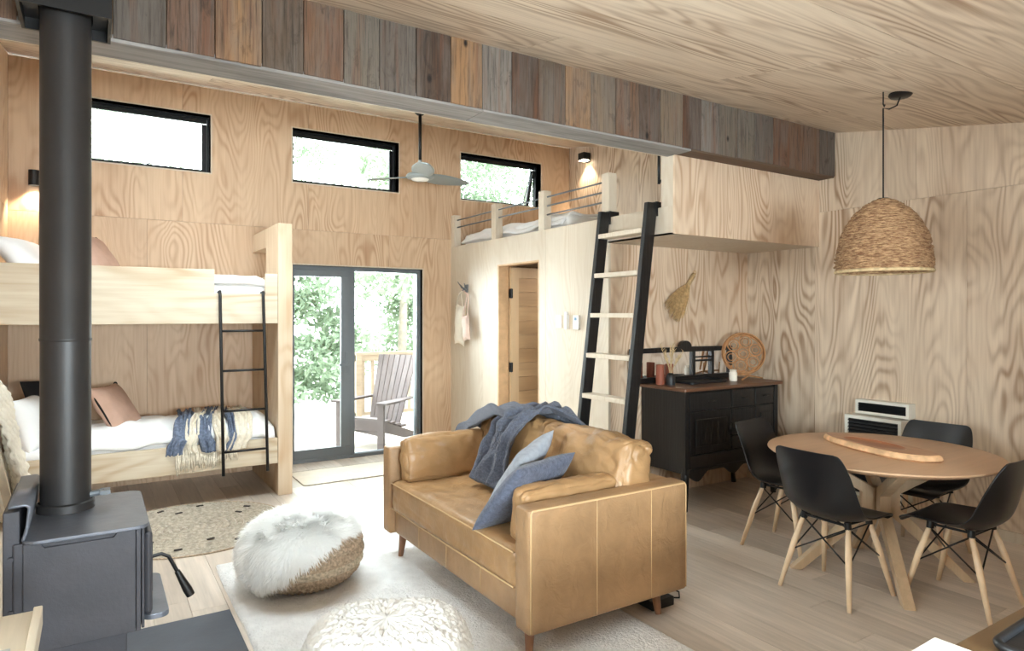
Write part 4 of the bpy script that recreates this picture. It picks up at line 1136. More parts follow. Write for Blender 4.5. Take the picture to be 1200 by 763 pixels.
for x, y in ((ax0 + 0.035, ay0 + 0.03), (ax1 - 0.035, ay0 + 0.03), (ax0 + 0.035, ay1 - 0.035), (ax1 - 0.035, ay1 - 0.035)):
    s = -1 if x < 4.5 else 1
    obj('leg', MB().tube([(x, y, 0.34), (x + s * 0.008, y, 0.26), (x - s * 0.004, y, 0.12), (x + s * 0.010, y, 0.0)], [0.036, 0.034, 0.020, 0.024], 12), BW, sb, smooth=True)
# gallery mirror
gm = thing('gallery_mirror', 'long black framed mirror with a small arch on the sideboard', 'mirror', (4.44, 4.16, 0.99))
gx0, gx1, gy = 3.80, 5.06, 4.155
obj('glass', MB().box(gx0 + 0.03, gx1 - 0.03, gy + 0.006, gy + 0.010, 1.03, 1.25), M['mirror'], gm)
arch = [(gx0, 1.245), (gx1, 1.245), (gx1, 1.285)]
arch += [(4.53, 1.29)] + [(4.445 + 0.07 * math.cos(R(a)), 1.29 + 0.055 * math.sin(R(a))) for a in range(0, 181, 15)] + [(4.36, 1.29), (gx0, 1.285)]
obj('top_rail', MB().prism(arch, gy - 0.02, gy + 0.02, 1), BW, gm, bevel=0.003)
obj('bottom_rail', MB().box(gx0, gx1, gy - 0.02, gy + 0.02, 0.9905, 1.035), BW, gm, bevel=0.003)
for x in (gx0, 4.535, 4.78, gx1 - 0.03):
    obj('upright', MB().box(x, x + 0.03, gy - 0.018, gy + 0.018, 1.035, 1.245), BW, gm, bevel=0.002)
obj('small_shelf', MB().box(4.565, 4.78, gy - 0.018, gy + 0.004, 1.155, 1.168).box(4.565, 4.78, gy - 0.018, gy + 0.004, 1.19, 1.20), BW, gm)
# things on the sideboard
def vase(name, prof, c, mat, label, cat='vase', seg=28): return tag(obj(name, MB().lathe(prof, c, seg), mat, smooth=True, angle=50), label, cat)
cyl = lambda r, h: [(0, 0), (r, 0), (r, h), (r - 0.006, h), (r - 0.006, 0.02), (0, 0.02)]
vase('terracotta_vase', cyl(0.036, 0.165), (4.02, 4.03, 0.9905), M['terracotta'], 'left terracotta cylinder vase at the ladder end of the sideboard')
vase('terracotta_vase', cyl(0.036, 0.165), (4.145, 4.05, 0.9905), M['terracotta'], 'right terracotta cylinder vase behind the black bud vase')
bv = (4.06, 3.95, 0.9905)
vase('bud_vase', [(0, 0), (0.038, 0), (0.040, 0.05), (0.036, 0.078), (0.022, 0.095), (0.012, 0.10), (0.010, 0.098), (0.010, 0.03), (0, 0.03)], bv, M['black_ceramic'], 'small black bud vase holding dried stems')
ds = thing('dried_stems', 'pale dried grass stems standing in the black bud vase', 'dried flowers', (bv[0], bv[1], 1.09))
for k in range(13):
    a = random.uniform(0, 2 * PI); sp_ = random.uniform(0.02, 0.11); h = random.uniform(0.16, 0.28)
    p0 = (bv[0], bv[1], 1.05); p1 = (bv[0] + sp_ * 0.3 * math.cos(a), bv[1] + sp_ * 0.3 * math.sin(a), 1.05 + h * 0.5); p2 = (bv[0] + sp_ * math.cos(a), bv[1] + sp_ * math.sin(a), 1.05 + h)
    s = obj('stem', MB().tube([p0, p1, p2], 0.0022, 5), M['dry_stem'], ds)
    mb = MB()
    for j in range(9):
        q = path_at([p1, p2], 0.35 + 0.65 * j / 8)
        mb.tube([q, q + Vector((random.uniform(-.02, .02), random.uniform(-.02, .02), 0.025))], [0.003, 0.0012], 4)
    obj('seed_head', mb, M['dry_stem'], s)
def jar(c, label):
    j = thing('lidded_jar', label, 'jar', c)
    obj('jar_body', MB().lathe([(0, 0), (0.034, 0), (0.036, 0.006), (0.036, 0.07), (0.028, 0.082), (0.026, 0.085)], c, 28), M['white_gloss'], j, smooth=True, angle=50)
    obj('lid', MB().lathe([(0.030, 0.083), (0.031, 0.086), (0.031, 0.10), (0.0, 0.104)], c, 28), M['cream'], j, smooth=True, angle=50)
jar((4.78, 3.90, 0.9905), 'small white lidded jar in front of the sideboard mirror')
ty = thing('serving_tray', 'flat black tray lying in front of the sideboard mirror', 'tray', (4.43, 3.95, 0.99))
obj('tray_base', MB().prism(rrect(4.22, 4.66, 3.86, 4.10, 0.03), 0.9905, 1.0), M['black_ceramic'], ty)
obj('tray_rim', MB().tube([(x, y, 1.008) for x, y in rrect(4.22, 4.66, 3.86, 4.10, 0.03)], 0.008, 8, closed=True), M['black_ceramic'], ty, smooth=True)
# rattan round wall tray on a stand
rt = thing('rattan_tray', 'round rattan tray of looped canes propped on the sideboard', 'tray', (5.0, 3.98, 0.99))
cz, rr0 = 1.222, 0.185
T = TR((4.985, 3.955, cz), 0, 0, R(-40)) @ Matrix.Rotation(R(-10), 4, 'X')
def circ(cx, cz_, r, n=40): return [T @ Vector((cx + r * math.cos(2 * PI * k / n), 0, cz_ + r * math.sin(2 * PI * k / n))) for k in range(n)]
for k, rr in enumerate((rr0, rr0 - 0.017)):
    obj('outer_hoop', MB().tube(circ(0, 0, rr, 56), 0.0085, 8, closed=True), M['wicker'], rt, smooth=True)
obj('outer_hoop', MB().tube([T @ Vector((0.18 * math.cos(2 * PI * k / 56), -0.04, 0.18 * math.sin(2 * PI * k / 56))) for k in range(56)], 0.007, 8, closed=True), M['wicker'], rt, smooth=True)
obj('small_ring', MB().tube(circ(0, 0, 0.053), 0.006, 6, closed=True), M['wicker'], rt, smooth=True)
for k in range(6):
    a = 2 * PI * k / 6 + 0.3; cx_, cz_ = 0.111 * math.cos(a), 0.111 * math.sin(a)
    rg = obj('small_ring', MB().tube(circ(cx_, cz_, 0.053), 0.006, 6, closed=True), M['wicker'], rt, smooth=True)
    obj('inner_ring', MB().tube(circ(cx_, cz_, 0.03, 26), 0.0045, 6, closed=True), M['wicker'], rg, smooth=True)
obj('inner_ring', MB().tube(circ(0, 0, 0.03, 26), 0.0045, 6, closed=True), M['wicker'], rt, smooth=True)
rs = thing('plate_stand', 'small crossed cane stand holding the round rattan tray', 'stand', (4.98, 3.93, 0.99))
for s in (-1, 1):
    obj('cane', MB().tube([(4.99 - s * 0.14, 3.86, 1.0), (4.99, 3.90, 1.028), (4.99 + s * 0.11, 3.99, 1.04)], 0.007, 8), M['wicker'], rs, smooth=True)
    obj('cane', MB().tube([(4.99 + s * 0.11, 3.99, 1.0), (4.99 + s * 0.11, 4.0, 1.12)], 0.006, 8), M['wicker'], rs, smooth=True)
# broom on the alcove wall
br = thing('straw_broom', 'small straw hand broom hanging on the alcove wall', 'broom', (4.45, 4.19, 1.75))
A = Vector((4.60, 4.185, 1.945)); D = Vector((-0.62, 0, -0.78)).normalized(); S = Vector((0.78, 0, -0.62))
obj('handle', MB().tube([A, A + D * 0.14], [0.016, 0.019], 10).tube(circle(tuple(A - D * 0.015), 0.016, 14, 'y'), 0.003, 5, closed=True), M['straw'], br, smooth=True)
mb = MB()
for k in range(9):
    q = A + D * (0.02 + 0.014 * k); mb.tube([q + S * (0.0195 * math.cos(t)) + Vector((0, 0.0195 * math.sin(t), 0)) for t in [2 * PI * i / 14 for i in range(14)]], 0.003, 4, closed=True)
obj('binding', mb, M['dry_stem'], br)
mb = MB()
for k in range(230):
    f = random.uniform(-1, 1); L = random.uniform(0.27, 0.39) * (1 - 0.12 * f * f)
    y = random.uniform(-0.022, 0.0)
    a = A + D * 0.12 + S * f * 0.014 + Vector((0, y * 0.5, 0)); b = A + D * (0.12 + L * 0.45) + S * (f * 0.075) + Vector((0, y, 0)); c = A + D * (0.12 + L) + S * (f * 0.125 + random.uniform(-.01, .01)) + Vector((0, y * 0.9, 0))
    mb.tube([a, b, c], [0.0016, 0.0024, 0.0016], 4, caps=False)
o = obj('bristles', mb, M['straw'], br); o['kind'] = 'stuff'

# ================================================================== HOOK AND BAGS, SWITCHES
hk = thing('coat_hook', 'branching dark metal coat hook on the pale loft wall', 'hook', (3.6, 6.65, 1.87))
obj('back_plate', MB().box(3.588, 3.60, 6.62, 6.68, 1.83, 1.92), M['alu'], hk, bevel=0.003)
for dy, dz in ((0.11, 0.085), (0.05, 0.05), (-0.05, 0.06), (-0.09, 0.035), (0.0, -0.02)):
    obj('prong', MB().tube([(3.59, 6.65, 1.87), (3.56, 6.65 + dy * 0.5, 1.865 + dz * 0.2), (3.535, 6.65 + dy, 1.87 + dz)], [0.009, 0.008, 0.005], 8), M['alu'], hk, smooth=True)
def bag(name, label, c, w, h, t, mat, strapz, seed, tilt=0):
    b = thing(name, label, 'bag', c)
    obj('bag_body', pillow_mb(w, h, t, pinch=0.1, wr=0.02, seed=seed, sharp=0.8).xform(TR(c, R(90), 0, R(90)) @ Matrix.Rotation(tilt, 4, 'Z')), M[mat], b, smooth=True, weld=True)
    obj('strap', MB().tube([(c[0] - .01, c[1] + w * 0.35, c[2] + h * 0.42), (3.55, c[1] + w * 0.12, strapz - 0.05), (3.548, 6.65, strapz), (3.55, c[1] - w * 0.12, strapz - 0.05), (c[0] - .01, c[1] - w * 0.35, c[2] + h * 0.42)], 0.007, 6), M[mat], b, smooth=True)
bag('cloth_bag', 'cream cloth shoulder bag hanging from the coat hook', (3.555, 6.735, 1.46), 0.24, 0.48, 0.075, 'cream', 1.86, 3, R(6))
bag('cloth_pouch', 'small cream pouch with pink side on the coat hook', (3.53, 6.545, 1.43), 0.15, 0.30, 0.06, 'pale_pink', 1.85, 8, R(-8)) if 'pale_pink' in M else None
def wall_box(name, label, y0, y1, z0, z1, d, extra=None):
    o = thing(name, label, 'switch', (3.6, (y0 + y1) / 2, (z0 + z1) / 2))
    obj('plate', MB().box(3.6 - d, 3.60, y0, y1, z0, z1), M['white_plastic'], o, bevel=0.003)
    extra(o)
wall_box('light_switch', 'white wall switch plate nearest the bathroom door', 4.845, 4.925, 1.455, 1.57, 0.010,
         lambda o: obj('rocker', MB().box(3.585, 3.592, 4.87, 4.90, 1.485, 1.54), M['white'], o, bevel=0.002))
wall_box('remote_holder', 'slim white remote holder between the switch and thermostat', 4.735, 4.775, 1.445, 1.575, 0.03,
         lambda o: obj('remote', MB().box(3.572, 3.590, 4.74, 4.77, 1.50, 1.60), M['white'], o, bevel=0.003))
wall_box('thermostat', 'white thermostat with small blue display beside the loft ladder', 4.575, 4.655, 1.445, 1.57, 0.022,
         lambda o: obj('display', MB().box(3.576, 3.5785, 4.60, 4.63, 1.525, 1.55), M['blue_plastic'], o))

# ================================================================== DINING TABLE
TC = (4.03, 2.20)
tb = thing('dining_table', 'round oak dining table on a crossed timber base', 'table', (TC[0], TC[1], 0))
top = MB(); n = 96; TRD = 0.635
prof = [(0.0, 0.712), (TRD - 0.07, 0.712), (TRD - 0.01, 0.733), (TRD, 0.742), (TRD - 0.003, 0.749), (TRD - 0.010, 0.7505), (0.0, 0.7505)]
obj('tabletop', top.lathe(prof, (TC[0], TC[1], 0), n), M['oak_table'], tb, smooth=True, angle=30, weld=True)
for a in (135, 45, 225, 315):
    ca, sa = math.cos(R(a)), math.sin(R(a)); tang = (-sa, ca, 0)
    P = lambda r, z: (TC[0] + r * ca, TC[1] + r * sa, z)
    lg = MB()
    prs = [(0.475, 0.0), (0.055, 0.40), (0.055, 0.50), (0.40, 0.712)]
    # bent flat-sawn leg: outline in the radial plane, 60 mm thick
    outer = [(0.445, 0.0), (0.51, 0.0), (0.105, 0.41), (0.105, 0.50), (0.46, 0.712), (0.36, 0.712), (0.035, 0.53), (0.035, 0.385)]
    vs = []
    for s in (-0.03, 0.03):
        for r, z in outer: vs.append((TC[0] + r * ca + tang[0] * s, TC[1] + r * sa + tang[1] * s, z))
    k = len(outer)
    lg.add(vs, [tuple(range(k - 1, -1, -1)), tuple(range(k, 2 * k))] + [(i, (i + 1) % k, k + (i + 1) % k, k + i) for i in range(k)])
    obj('leg', lg, M['oak_base'], tb, bevel=0.004)
bd = thing('serving_board', 'live edge timber board with an oval hollow on the table', 'board', (4.03, 2.22, 0.7505))
out = [(-0.035, -0.37), (0.06, -0.375), (0.115, -0.26), (0.145, -0.10), (0.15, 0.06), (0.12, 0.22), (0.07, 0.35), (0.0, 0.39), (-0.06, 0.33), (-0.105, 0.18), (-0.13, 0.02), (-0.135, -0.14), (-0.115, -0.27)]
def smooth_poly(p, k=4):
    o = []
    n = len(p)
    for i in range(n):
        a, b, c, d = [Vector(p[(i + j) % n]) for j in (-1, 0, 1, 2)]
        for s in range(k):
            t = s / k
            o.append(0.5 * ((2 * b) + (-a + c) * t + (2 * a - 5 * b + 4 * c - d) * t * t + (-a + 3 * b - 3 * c + d) * t ** 3))
    return o
sp_ = smooth_poly([(x, y) for x, y in out])
rot = Matrix.Rotation(R(-13), 2)
mb = MB(); rings = []
for off, z in ((-0.004, 0.0), (0.012, 0.012), (0.006, 0.030), (-0.014, 0.040)):
    for q in sp_:
        d = q.normalized(); j = 0.004 * nz((q.x, q.y, z), 40, 2)
        w = rot @ (q + d * (off + j)); mb.v.append((4.03 + w.x, 2.22 + w.y, 0.7505 + z))
k = len(sp_)
for r_ in range(3): mb.f += [(r_ * k + i, r_ * k + (i + 1) % k, (r_ + 1) * k + (i + 1) % k, (r_ + 1) * k + i) for i in range(k)]
mb.f.append(tuple(range(k - 1, -1, -1)))
obj('live_edge', mb, M['bark'], bd, smooth=True, angle=50)['label'] = 'pale rippled live edge'
mb = MB(); el = []
hol = [Vector((0.085 * math.cos(t), 0.02 + 0.215 * math.sin(t))) for t in [2 * PI * i / k for i in range(k)]]
import bisect
# flat top as a ring from the outline to the hollow, then the dish
ang = [math.atan2(q.y, q.x) for q in sp_]
for q, z in [(q, 0.040) for q in sp_]:
    d = q.normalized(); w = rot @ (q + d * (-0.014 + 0.004 * nz((q.x, q.y, 0.04), 40, 2))); mb.v.append((4.03 + w.x, 2.22 + w.y, 0.7505 + z))
def hpt(a, s, z):
    q = Vector((0.085 * s * math.cos(a), 0.02 + 0.215 * s * math.sin(a))); w = rot @ q; return (4.03 + w.x, 2.22 + w.y, 0.7505 + z)
ea = [math.atan2(q.y / 0.215, q.x / 0.085) for q in sp_]
mb.v += [hpt(a, 1.0, 0.040) for a in ea]
mb.f += [(i, (i + 1) % k, k + (i + 1) % k, k + i) for i in range(k)]
obj('board_top', mb, M['slab'], bd)
mb = MB()
for s, z in ((1.0, 0.040), (0.93, 0.033), (0.75, 0.028), (0.4, 0.025)): mb.v += [hpt(a, s, z) for a in ea]
for r_ in range(3): mb.f += [(r_ * k + i, r_ * k + (i + 1) % k, (r_ + 1) * k + (i + 1) % k, (r_ + 1) * k + i) for i in range(k)]
mb.f.append(tuple(3 * k + i for i in range(k)))
obj('hollow', mb, M['slab_dark'], bd, smooth=True)['label'] = 'darker oval hollow'

# ================================================================== CHAIRS
def catmull(p, n):
    out = []
    m = len(p) - 1
    for i in range(n + 1):
        s = i / n * m; k = min(int(s), m - 1); t = s - k
        a, b, c, d = [Vector(p[max(0, min(m, k + j))]) for j in (-1, 0, 1, 2)]
        out.append(0.5 * ((2 * b) + (-a + c) * t + (2 * a - 5 * b + 4 * c - d) * t * t + (-a + 3 * b - 3 * c + d) * t ** 3))
    return out
# profile rows: y, z, half width, side lift (normal to the surface), from the front lip to the top of the back
ROWS = [(0.235, 0.415, 0.165, 0.0), (0.228, 0.438, 0.195, 0.004), (0.17, 0.452, 0.215, 0.012), (0.07, 0.440, 0.228, 0.028), (-0.04, 0.430, 0.235, 0.045),
        (-0.13, 0.440, 0.238, 0.062), (-0.195, 0.485, 0.236, 0.074), (-0.228, 0.555, 0.232, 0.074), (-0.248, 0.640, 0.226, 0.060), (-0.266, 0.725, 0.217, 0.040), (-0.280, 0.785, 0.204, 0.024), (-0.288, 0.818, 0.186, 0.014), (-0.290, 0.828, 0.160, 0.010)]
def make_chair(label):
    t = thing('dining_chair', label, 'chair', (0, 0, 0), 0, 'black shell chairs around the dining table')
    rows = catmull([Vector((a, b, c, d)) if False else Vector((a, b, c)) for a, b, c, d in ROWS], 44)
    lifts = catmull([Vector((d, 0, 0)) for a, b, c, d in ROWS], 44)
    def fn(u, v):
        i = min(44, int(round(v * 44))); r = rows[i]; q0 = rows[max(0, i - 1)]; q1 = rows[min(44, i + 1)]
        ty_, tz_ = q1.x - q0.x, q1.y - q0.y; L = math.hypot(ty_, tz_) or 1
        ny, nz_ = tz_ / L, -ty_ / L       # towards the sitter
        s = math.sin((u - 0.5) * PI)
        lf_ = lifts[i].x * abs(s) ** 2.6
        return (r.z * s, r.x + ny * lf_, r.y + nz_ * lf_)
    o = obj('shell', MB().grid(fn, 26, 44), M['chair_shell'], t, smooth=True, local=True, solid=0.009)
    for sx in (-1, 1):
        for y0_, y1_ in ((0.10, 0.205), (-0.10, -0.215)):
            obj('leg', MB().tube([(sx * 0.135, y0_, 0.415), (sx * 0.165, (y0_ * 0.6 + y1_ * 0.4), 0.26), (sx * 0.212, y1_, 0.0)], [0.013, 0.0175, 0.0115], 12), M['beech'], t, smooth=True, local=True)
    def at(sx, f, k):   # point on a leg at height k
        ya, yb = (0.10, 0.205) if f else (-0.10, -0.215)
        w = 1 - k / 0.415
        return (sx * (0.135 + 0.077 * w), ya + (yb - ya) * w, k)
    w = MB()
    for sx in (-1, 1):
        w.tube([at(sx, 1, 0.405), at(sx, 0, 0.215)], 0.0045, 6).tube([at(sx, 0, 0.405), at(sx, 1, 0.215)], 0.0045, 6)
    for f in (0, 1):
        w.tube([at(-1, f, 0.405), at(1, f, 0.215)], 0.0045, 6).tube([at(1, f, 0.405), at(-1, f, 0.215)], 0.0045, 6)
    obj('wire_brace', w, M['black_metal'], t, smooth=True, local=True)
    m = MB().tube([(-0.14, 0.10, 0.418), (0.14, 0.10, 0.418)], 0.008, 8).tube([(-0.14, -0.10, 0.418), (0.14, -0.10, 0.418)], 0.008, 8).tube([(-0.12, 0.10, 0.42), (-0.12, -0.10, 0.42)], 0.007, 8).tube([(0.12, 0.10, 0.42), (0.12, -0.10, 0.42)], 0.007, 8)
    for sx in (-1, 1):
        for y in (0.10, -0.10): m.tube([(sx * 0.135, y, 0.40), (sx * 0.13, y, 0.437)], 0.019, 10)
    obj('seat_mount', m, M['black_metal'], t, smooth=True, local=True, angle=40)
    return t
ch = make_chair('black shell chair with its back to the sofa, at the table')
ch.location = (3.585, 2.205, 0); ch.rotation_euler = (0, 0, R(-91))
dup(ch, (4.035, 1.755, 0), R(2), 'black shell chair on the kitchen side of the table, near the bench')
dup(ch, (3.985, 2.80, 0), R(187), 'black shell chair between the sideboard and the table')
dup(ch, (4.66, 2.27, 0), R(93), 'black shell chair on the far side of the table by the heater wall')

# ================================================================== PENDANT
PX, PY = 4.07, 2.20
pd = thing('pendant_lamp', 'woven dome pendant lamp hanging over the dining table', 'lamp', (PX, PY, 1.835))
cx_, cy_ = 4.15, 2.14
obj('canopy', MB().lathe([(0.0, 0.0), (0.062, -0.004), (0.066, -0.016), (0.055, -0.028), (0.0, -0.03)], (cx_, cy_, zc(cy_) + 0.004), 28), M['black_metal'], pd, smooth=True, angle=50)
hkx = (PX, PY, zc(PY) - 0.075)
obj('hook', MB().tube([(PX, PY, zc(PY)), hkx, (PX + 0.012, PY, hkx[2] - 0.012), (PX + 0.018, PY, hkx[2])], 0.0045, 6), M['black_metal'], pd, smooth=True)
obj('cord', MB().tube([(cx_, cy_, zc(cy_) - 0.02), (cx_ - 0.02, cy_ + 0.01, zc(cy_) - 0.075), (PX + 0.03, PY - 0.02, zc(PY) - 0.105), (PX, PY, zc(PY) - 0.10), (PX, PY, 2.6), (PX, PY, 2.24)], 0.0045, 8), M['black_cloth'], pd, smooth=True)
def dome(t):     # t 0 rim .. 1 crown
    a = t * PI / 2
    return 0.248 * max(0.0, 1 - t ** 2.6) ** 0.65 + 0.010, 0.44 * t
mb = MB()
NRG = 46
for k in range(NRG):
    r, z = dome((k + 0.5) / NRG)
    if r < 0.03: continue
    nn = max(18, int(r * 190)); ph = random.random() * 9
    ring = []
    for i in range(nn):
        t = 2 * PI * i / nn
        rr = r + 0.004 * math.sin(t * nn / 2.0 + k * PI) + 0.012 * nz((math.cos(t) * 3, math.sin(t) * 3, k * 0.9 + ph))
        ring.append((PX + rr * math.cos(t), PY + rr * math.sin(t), 1.838 + z + 0.006 * nz((math.cos(t) * 4, math.sin(t) * 4, k + 3.3))))
    mb.tube(ring, 0.0074, 6, closed=True)
o = obj('woven_shade', mb, M['shade'], pd, smooth=True)
obj('shade_lining', MB().lathe([(dome(t / 20)[0] - 0.008, dome(t / 20)[1]) for t in range(0, 20)], (PX, PY, 1.836), 40), M['shade'], pd, smooth=True)
obj('rim', MB().tube(circle((PX, PY, 1.838), 0.262, 60), 0.010, 8, closed=True), M['dry_stem'], pd, smooth=True)
obj('lamp_holder', MB().lathe([(0.0, 2.29), (0.03, 2.285), (0.034, 2.26), (0.022, 2.255), (0.022, 2.17), (0.0, 2.17)], (PX, PY, 0), 20), M['black_metal'], pd, smooth=True, angle=40)
obj('bulb', MB().lathe([(0.0, 2.03), (0.025, 2.04), (0.034, 2.075), (0.028, 2.12), (0.015, 2.17)], (PX, PY, 0), 20), M['white_gloss'], pd, smooth=True)

# ================================================================== HEATER
ht = thing('wall_heater', 'white wall heater with black grilles behind the dining table', 'heater', (5.28, 2.9, 0.1))
HM = M['heater']
def grille(x, y0, y1, z0, z1, n, name, parent):
    b = obj(name, MB().box(x - 0.002, x + 0.004, y0, y1, z0, z1), M['dark_vent'], parent)
    for k in range(n):
        z = z0 + (k + 0.5) * (z1 - z0) / n
        obj('louvre', MB().hexa([(x - 0.016, y0, z - 0.006), (x - 0.003, y0, z - 0.001), (x - 0.016, y1, z - 0.006), (x - 0.003, y1, z - 0.001), (x - 0.016, y0, z - 0.003), (x - 0.003, y0, z + 0.002), (x - 0.016, y1, z - 0.003), (x - 0.003, y1, z + 0.002)]), M['alu_black'], b)
def shell(name, x0, y0, y1, z0, z1, rim, n):
    s = obj(name, MB().box(x0 + 0.02, XR - 0.001, y0, y1, z0, z1).box(x0, x0 + 0.02, y0, y0 + rim, z0, z1).box(x0, x0 + 0.02, y1 - rim, y1, z0, z1).box(x0, x0 + 0.02, y0 + rim, y1 - rim, z0, z0 + rim).box(x0, x0 + 0.02, y0 + rim, y1 - rim, z1 - rim, z1), HM, ht)
    grille(x0 + 0.016, y0 + rim, y1 - rim, z0 + rim, z1 - rim, n, 'grille', s)
shell('upper_vent', 5.27, 2.655, 3.075, 0.772, 0.885, 0.022, 6)
shell('heater_body', 5.20, 2.675, 3.125, 0.12, 0.762, 0.026, 22)

# ================================================================== CEILING FAN
FC = (2.72, 6.0)
FZ = 2.93
fan = thing('ceiling_fan', 'grey three blade ceiling fan on a long black rod', 'fan', (FC[0], FC[1], FZ))
obj('rod', MB().tube([(FC[0], FC[1], zc(6.0) - 0.03), (FC[0], FC[1], FZ + 0.10)], 0.016, 12), M['black_metal'], fan, smooth=True)
obj('canopy', MB().lathe([(0.07, 0.02), (0.07, -0.03), (0.03, -0.07), (0.0, -0.07)], (FC[0], FC[1], zc(6.0)), 24), M['black_metal'], fan, smooth=True, angle=40)
obj('motor_housing', MB().lathe([(0.018, 0.17), (0.022, 0.12), (0.034, 0.085), (0.07, 0.052), (0.125, 0.03), (0.14, 0.005), (0.125, -0.012), (0.085, -0.018)], (FC[0], FC[1], FZ), 36), M['fan_grey'], fan, smooth=True)
obj('light_lens', MB().lathe([(0.088, -0.016), (0.08, -0.03), (0.0, -0.04)], (FC[0], FC[1], FZ), 30), M['fan_lens'], fan, smooth=True)
for a in (7.7, 127.7, 247.7):
    def fn(u, v):
        r = 0.11 + 0.47 * v; w = 0.055 + 0.05 * math.sin(PI * min(1, v * 0.9 + 0.15)) ; s = (u - 0.5) * 2 * w * (1 - max(0, v - 0.9) * 3)
        x, y = r, s + 0.02 * math.sin(v * 2.5)
        z = FZ + 0.012 - 0.26 * s * (1 - 0.5 * v)
        c, si = math.cos(R(a)), math.sin(R(a))
        return (FC[0] + x * c - y * si, FC[1] + x * si + y * c, z)
    obj('blade', MB().grid(fn, 10, 20), M['fan_grey'], fan, smooth=True, solid=0.012)

# ================================================================== SMALL THINGS BY THE SOFA, KITCHEN FOREGROUND
pbx = thing('power_box', 'flat black box with a cable on the floor behind the sofa', 'box', (2.58, 2.55, 0))
obj('box_body', MB().box(2.50, 2.66, 2.56, 2.86, 0.001, 0.05), M['black_ceramic'], pbx, bevel=0.006)
obj('cable', MB().tube([(2.66, 2.62, 0.02), (2.74, 2.60, 0.008), (2.80, 2.66, 0.006), (2.79, 2.76, 0.006), (2.72, 2.82, 0.008), (2.66, 2.80, 0.02)], 0.004, 6), M['black_cloth'], pbx, smooth=True)
# pale cabinet top, lower left
cabn = thing('pale_cabinet', 'pale oak cabinet with a raised edge, cut off at lower left', 'cabinet', (-0.36, 1.6, 0))
obj('cabinet_body', MB().box(XL + 0.004, -0.15, 1.15, 2.135, 0.03, 0.765), M['cabinet_pale'], cabn, bevel=0.003)
obj('cabinet_top', MB().box(XL + 0.004, -0.135, 1.12, 2.155, 0.766, 0.792), M['cabinet_pale'], cabn, bevel=0.002)
obj('raised_edge', MB().box(-0.135, -0.115, 1.12, 2.155, 0.75, 0.802), M['cabinet_pale'], cabn, bevel=0.003)
obj('cabinet_door', MB().box(-0.15, -0.138, 1.18, 1.64, 0.06, 0.745), M['cabinet_pale'], cabn, bevel=0.002)
obj('cabinet_door', MB().box(-0.15, -0.138, 1.65, 2.12, 0.06, 0.745), M['cabinet_pale'], cabn, bevel=0.002)
tag(obj('paper_sheet', MB().box(-0.40, -0.165, 1.60, 1.93, 0.7925, 0.7955), M['paper']), 'white paper sheet on the pale cabinet at lower left', 'paper')
# kitchen bench, lower right
kb = thing('kitchen_bench', 'brown topped kitchen bench cut off at lower right', 'bench', (2.6, 0.3, 0))
obj('benchtop', MB().box(0.95, 3.6, -0.05, 0.64, 0.885, 0.92), M['counter'], kb, bevel=0.002)
obj('bench_body', MB().box(0.99, 3.55, 0.0, 0.60, 0.05, 0.884), M['cabinet_pale'], kb, bevel=0.003)
obj('kickboard', MB().box(1.01, 3.53, 0.04, 0.55, 0.001, 0.05), M['black_ceramic'], kb)
nb_ = thing('notebook', 'white paper booklet lying at the corner of the bench', 'booklet', (1.45, 0.52, 0.92))
T = TR((1.445, 0.535, 0.9205), 0, 0, R(52))
for nm, o_, sc_, z0, z1, mt_ in (('cover_sheet', 0, 1, 0.0, 0.006, 'paper'), ('page', 0.0, 0.98, 0.0065, 0.010, 'white')):
    obj(nm, MB().box(-0.105 * sc_, 0.105 * sc_, -0.15 * sc_, 0.15 * sc_, z0, z1).xform(TR((1.322, 0.515, 0.9205), 0, 0, R(2))), M[mt_], nb_, bevel=0.001)
ct = thing('black_carrier', 'black rimmed tray on the brown bench at lower right', 'tray', (1.66, 0.5, 0.92))
T = TR((1.675, 0.455, 0.9205), 0, 0, R(2))
obj('tray_base', MB().prism(rrect(-0.19, 0.19, -0.14, 0.14, 0.03), 0.0, 0.008).xform(T), M['black_ceramic'], ct)
obj('tray_rim', MB().tube([(x, y, 0.012) for x, y in rrect(-0.19, 0.19, -0.14, 0.14, 0.03)], 0.009, 10, closed=True).xform(T), M['black_ceramic'], ct, smooth=True)
bc_ = thing('blue_cup', 'blue cup standing on the black tray at lower right', 'cup', (1.74, 0.56, 0.93))
obj('cup_body', MB().lathe([(0, 0), (0.026, 0), (0.031, 0.032), (0.028, 0.032), (0.024, 0.006), (0, 0.006)], (1.69, 0.55, 0.9295), 24), M['blue_plastic'], bc_, smooth=True, angle=50)

# ================================================================== OUTSIDE
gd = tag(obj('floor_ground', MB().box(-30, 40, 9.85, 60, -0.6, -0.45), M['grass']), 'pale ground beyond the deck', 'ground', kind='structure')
dk = tag(obj('floor_deck', MB().box(-3, 9, YB + 0.18, 9.8, -0.16, -0.075), M['substrate']), 'pale timber deck outside the garden door', 'deck', kind='structure')
y = YB + 0.18
while y < 9.78:
    obj('deck_board', MB().box(-3, 9, y + 0.003, y + 0.137, -0.074, -0.045), M['deck'], dk); y += 0.14
rl = thing('deck_railing', 'pale timber railing with balusters along the far deck edge', 'railing', (4.5, 9.6, -0.045))
obj('top_rail', MB().box(3.3, 9, 9.56, 9.66, 0.97, 1.01).box(3.3, 9, 9.58, 9.64, 0.88, 0.97), M['rail_timber'], rl)
obj('bottom_rail', MB().box(3.3, 9, 9.58, 9.64, 0.06, 0.11), M['rail_timber'], rl)
x = 3.40
while x < 8.9:
    obj('baluster', MB().box(x, x + 0.045, 9.59, 9.63, 0.11, 0.88), M['rail_timber'], rl); x += 0.15
for x in (3.3, 5.1, 6.9, 8.7): obj('post', MB().box(x, x + 0.09, 9.555, 9.645, -0.044, 0.97), M['rail_timber'], rl)
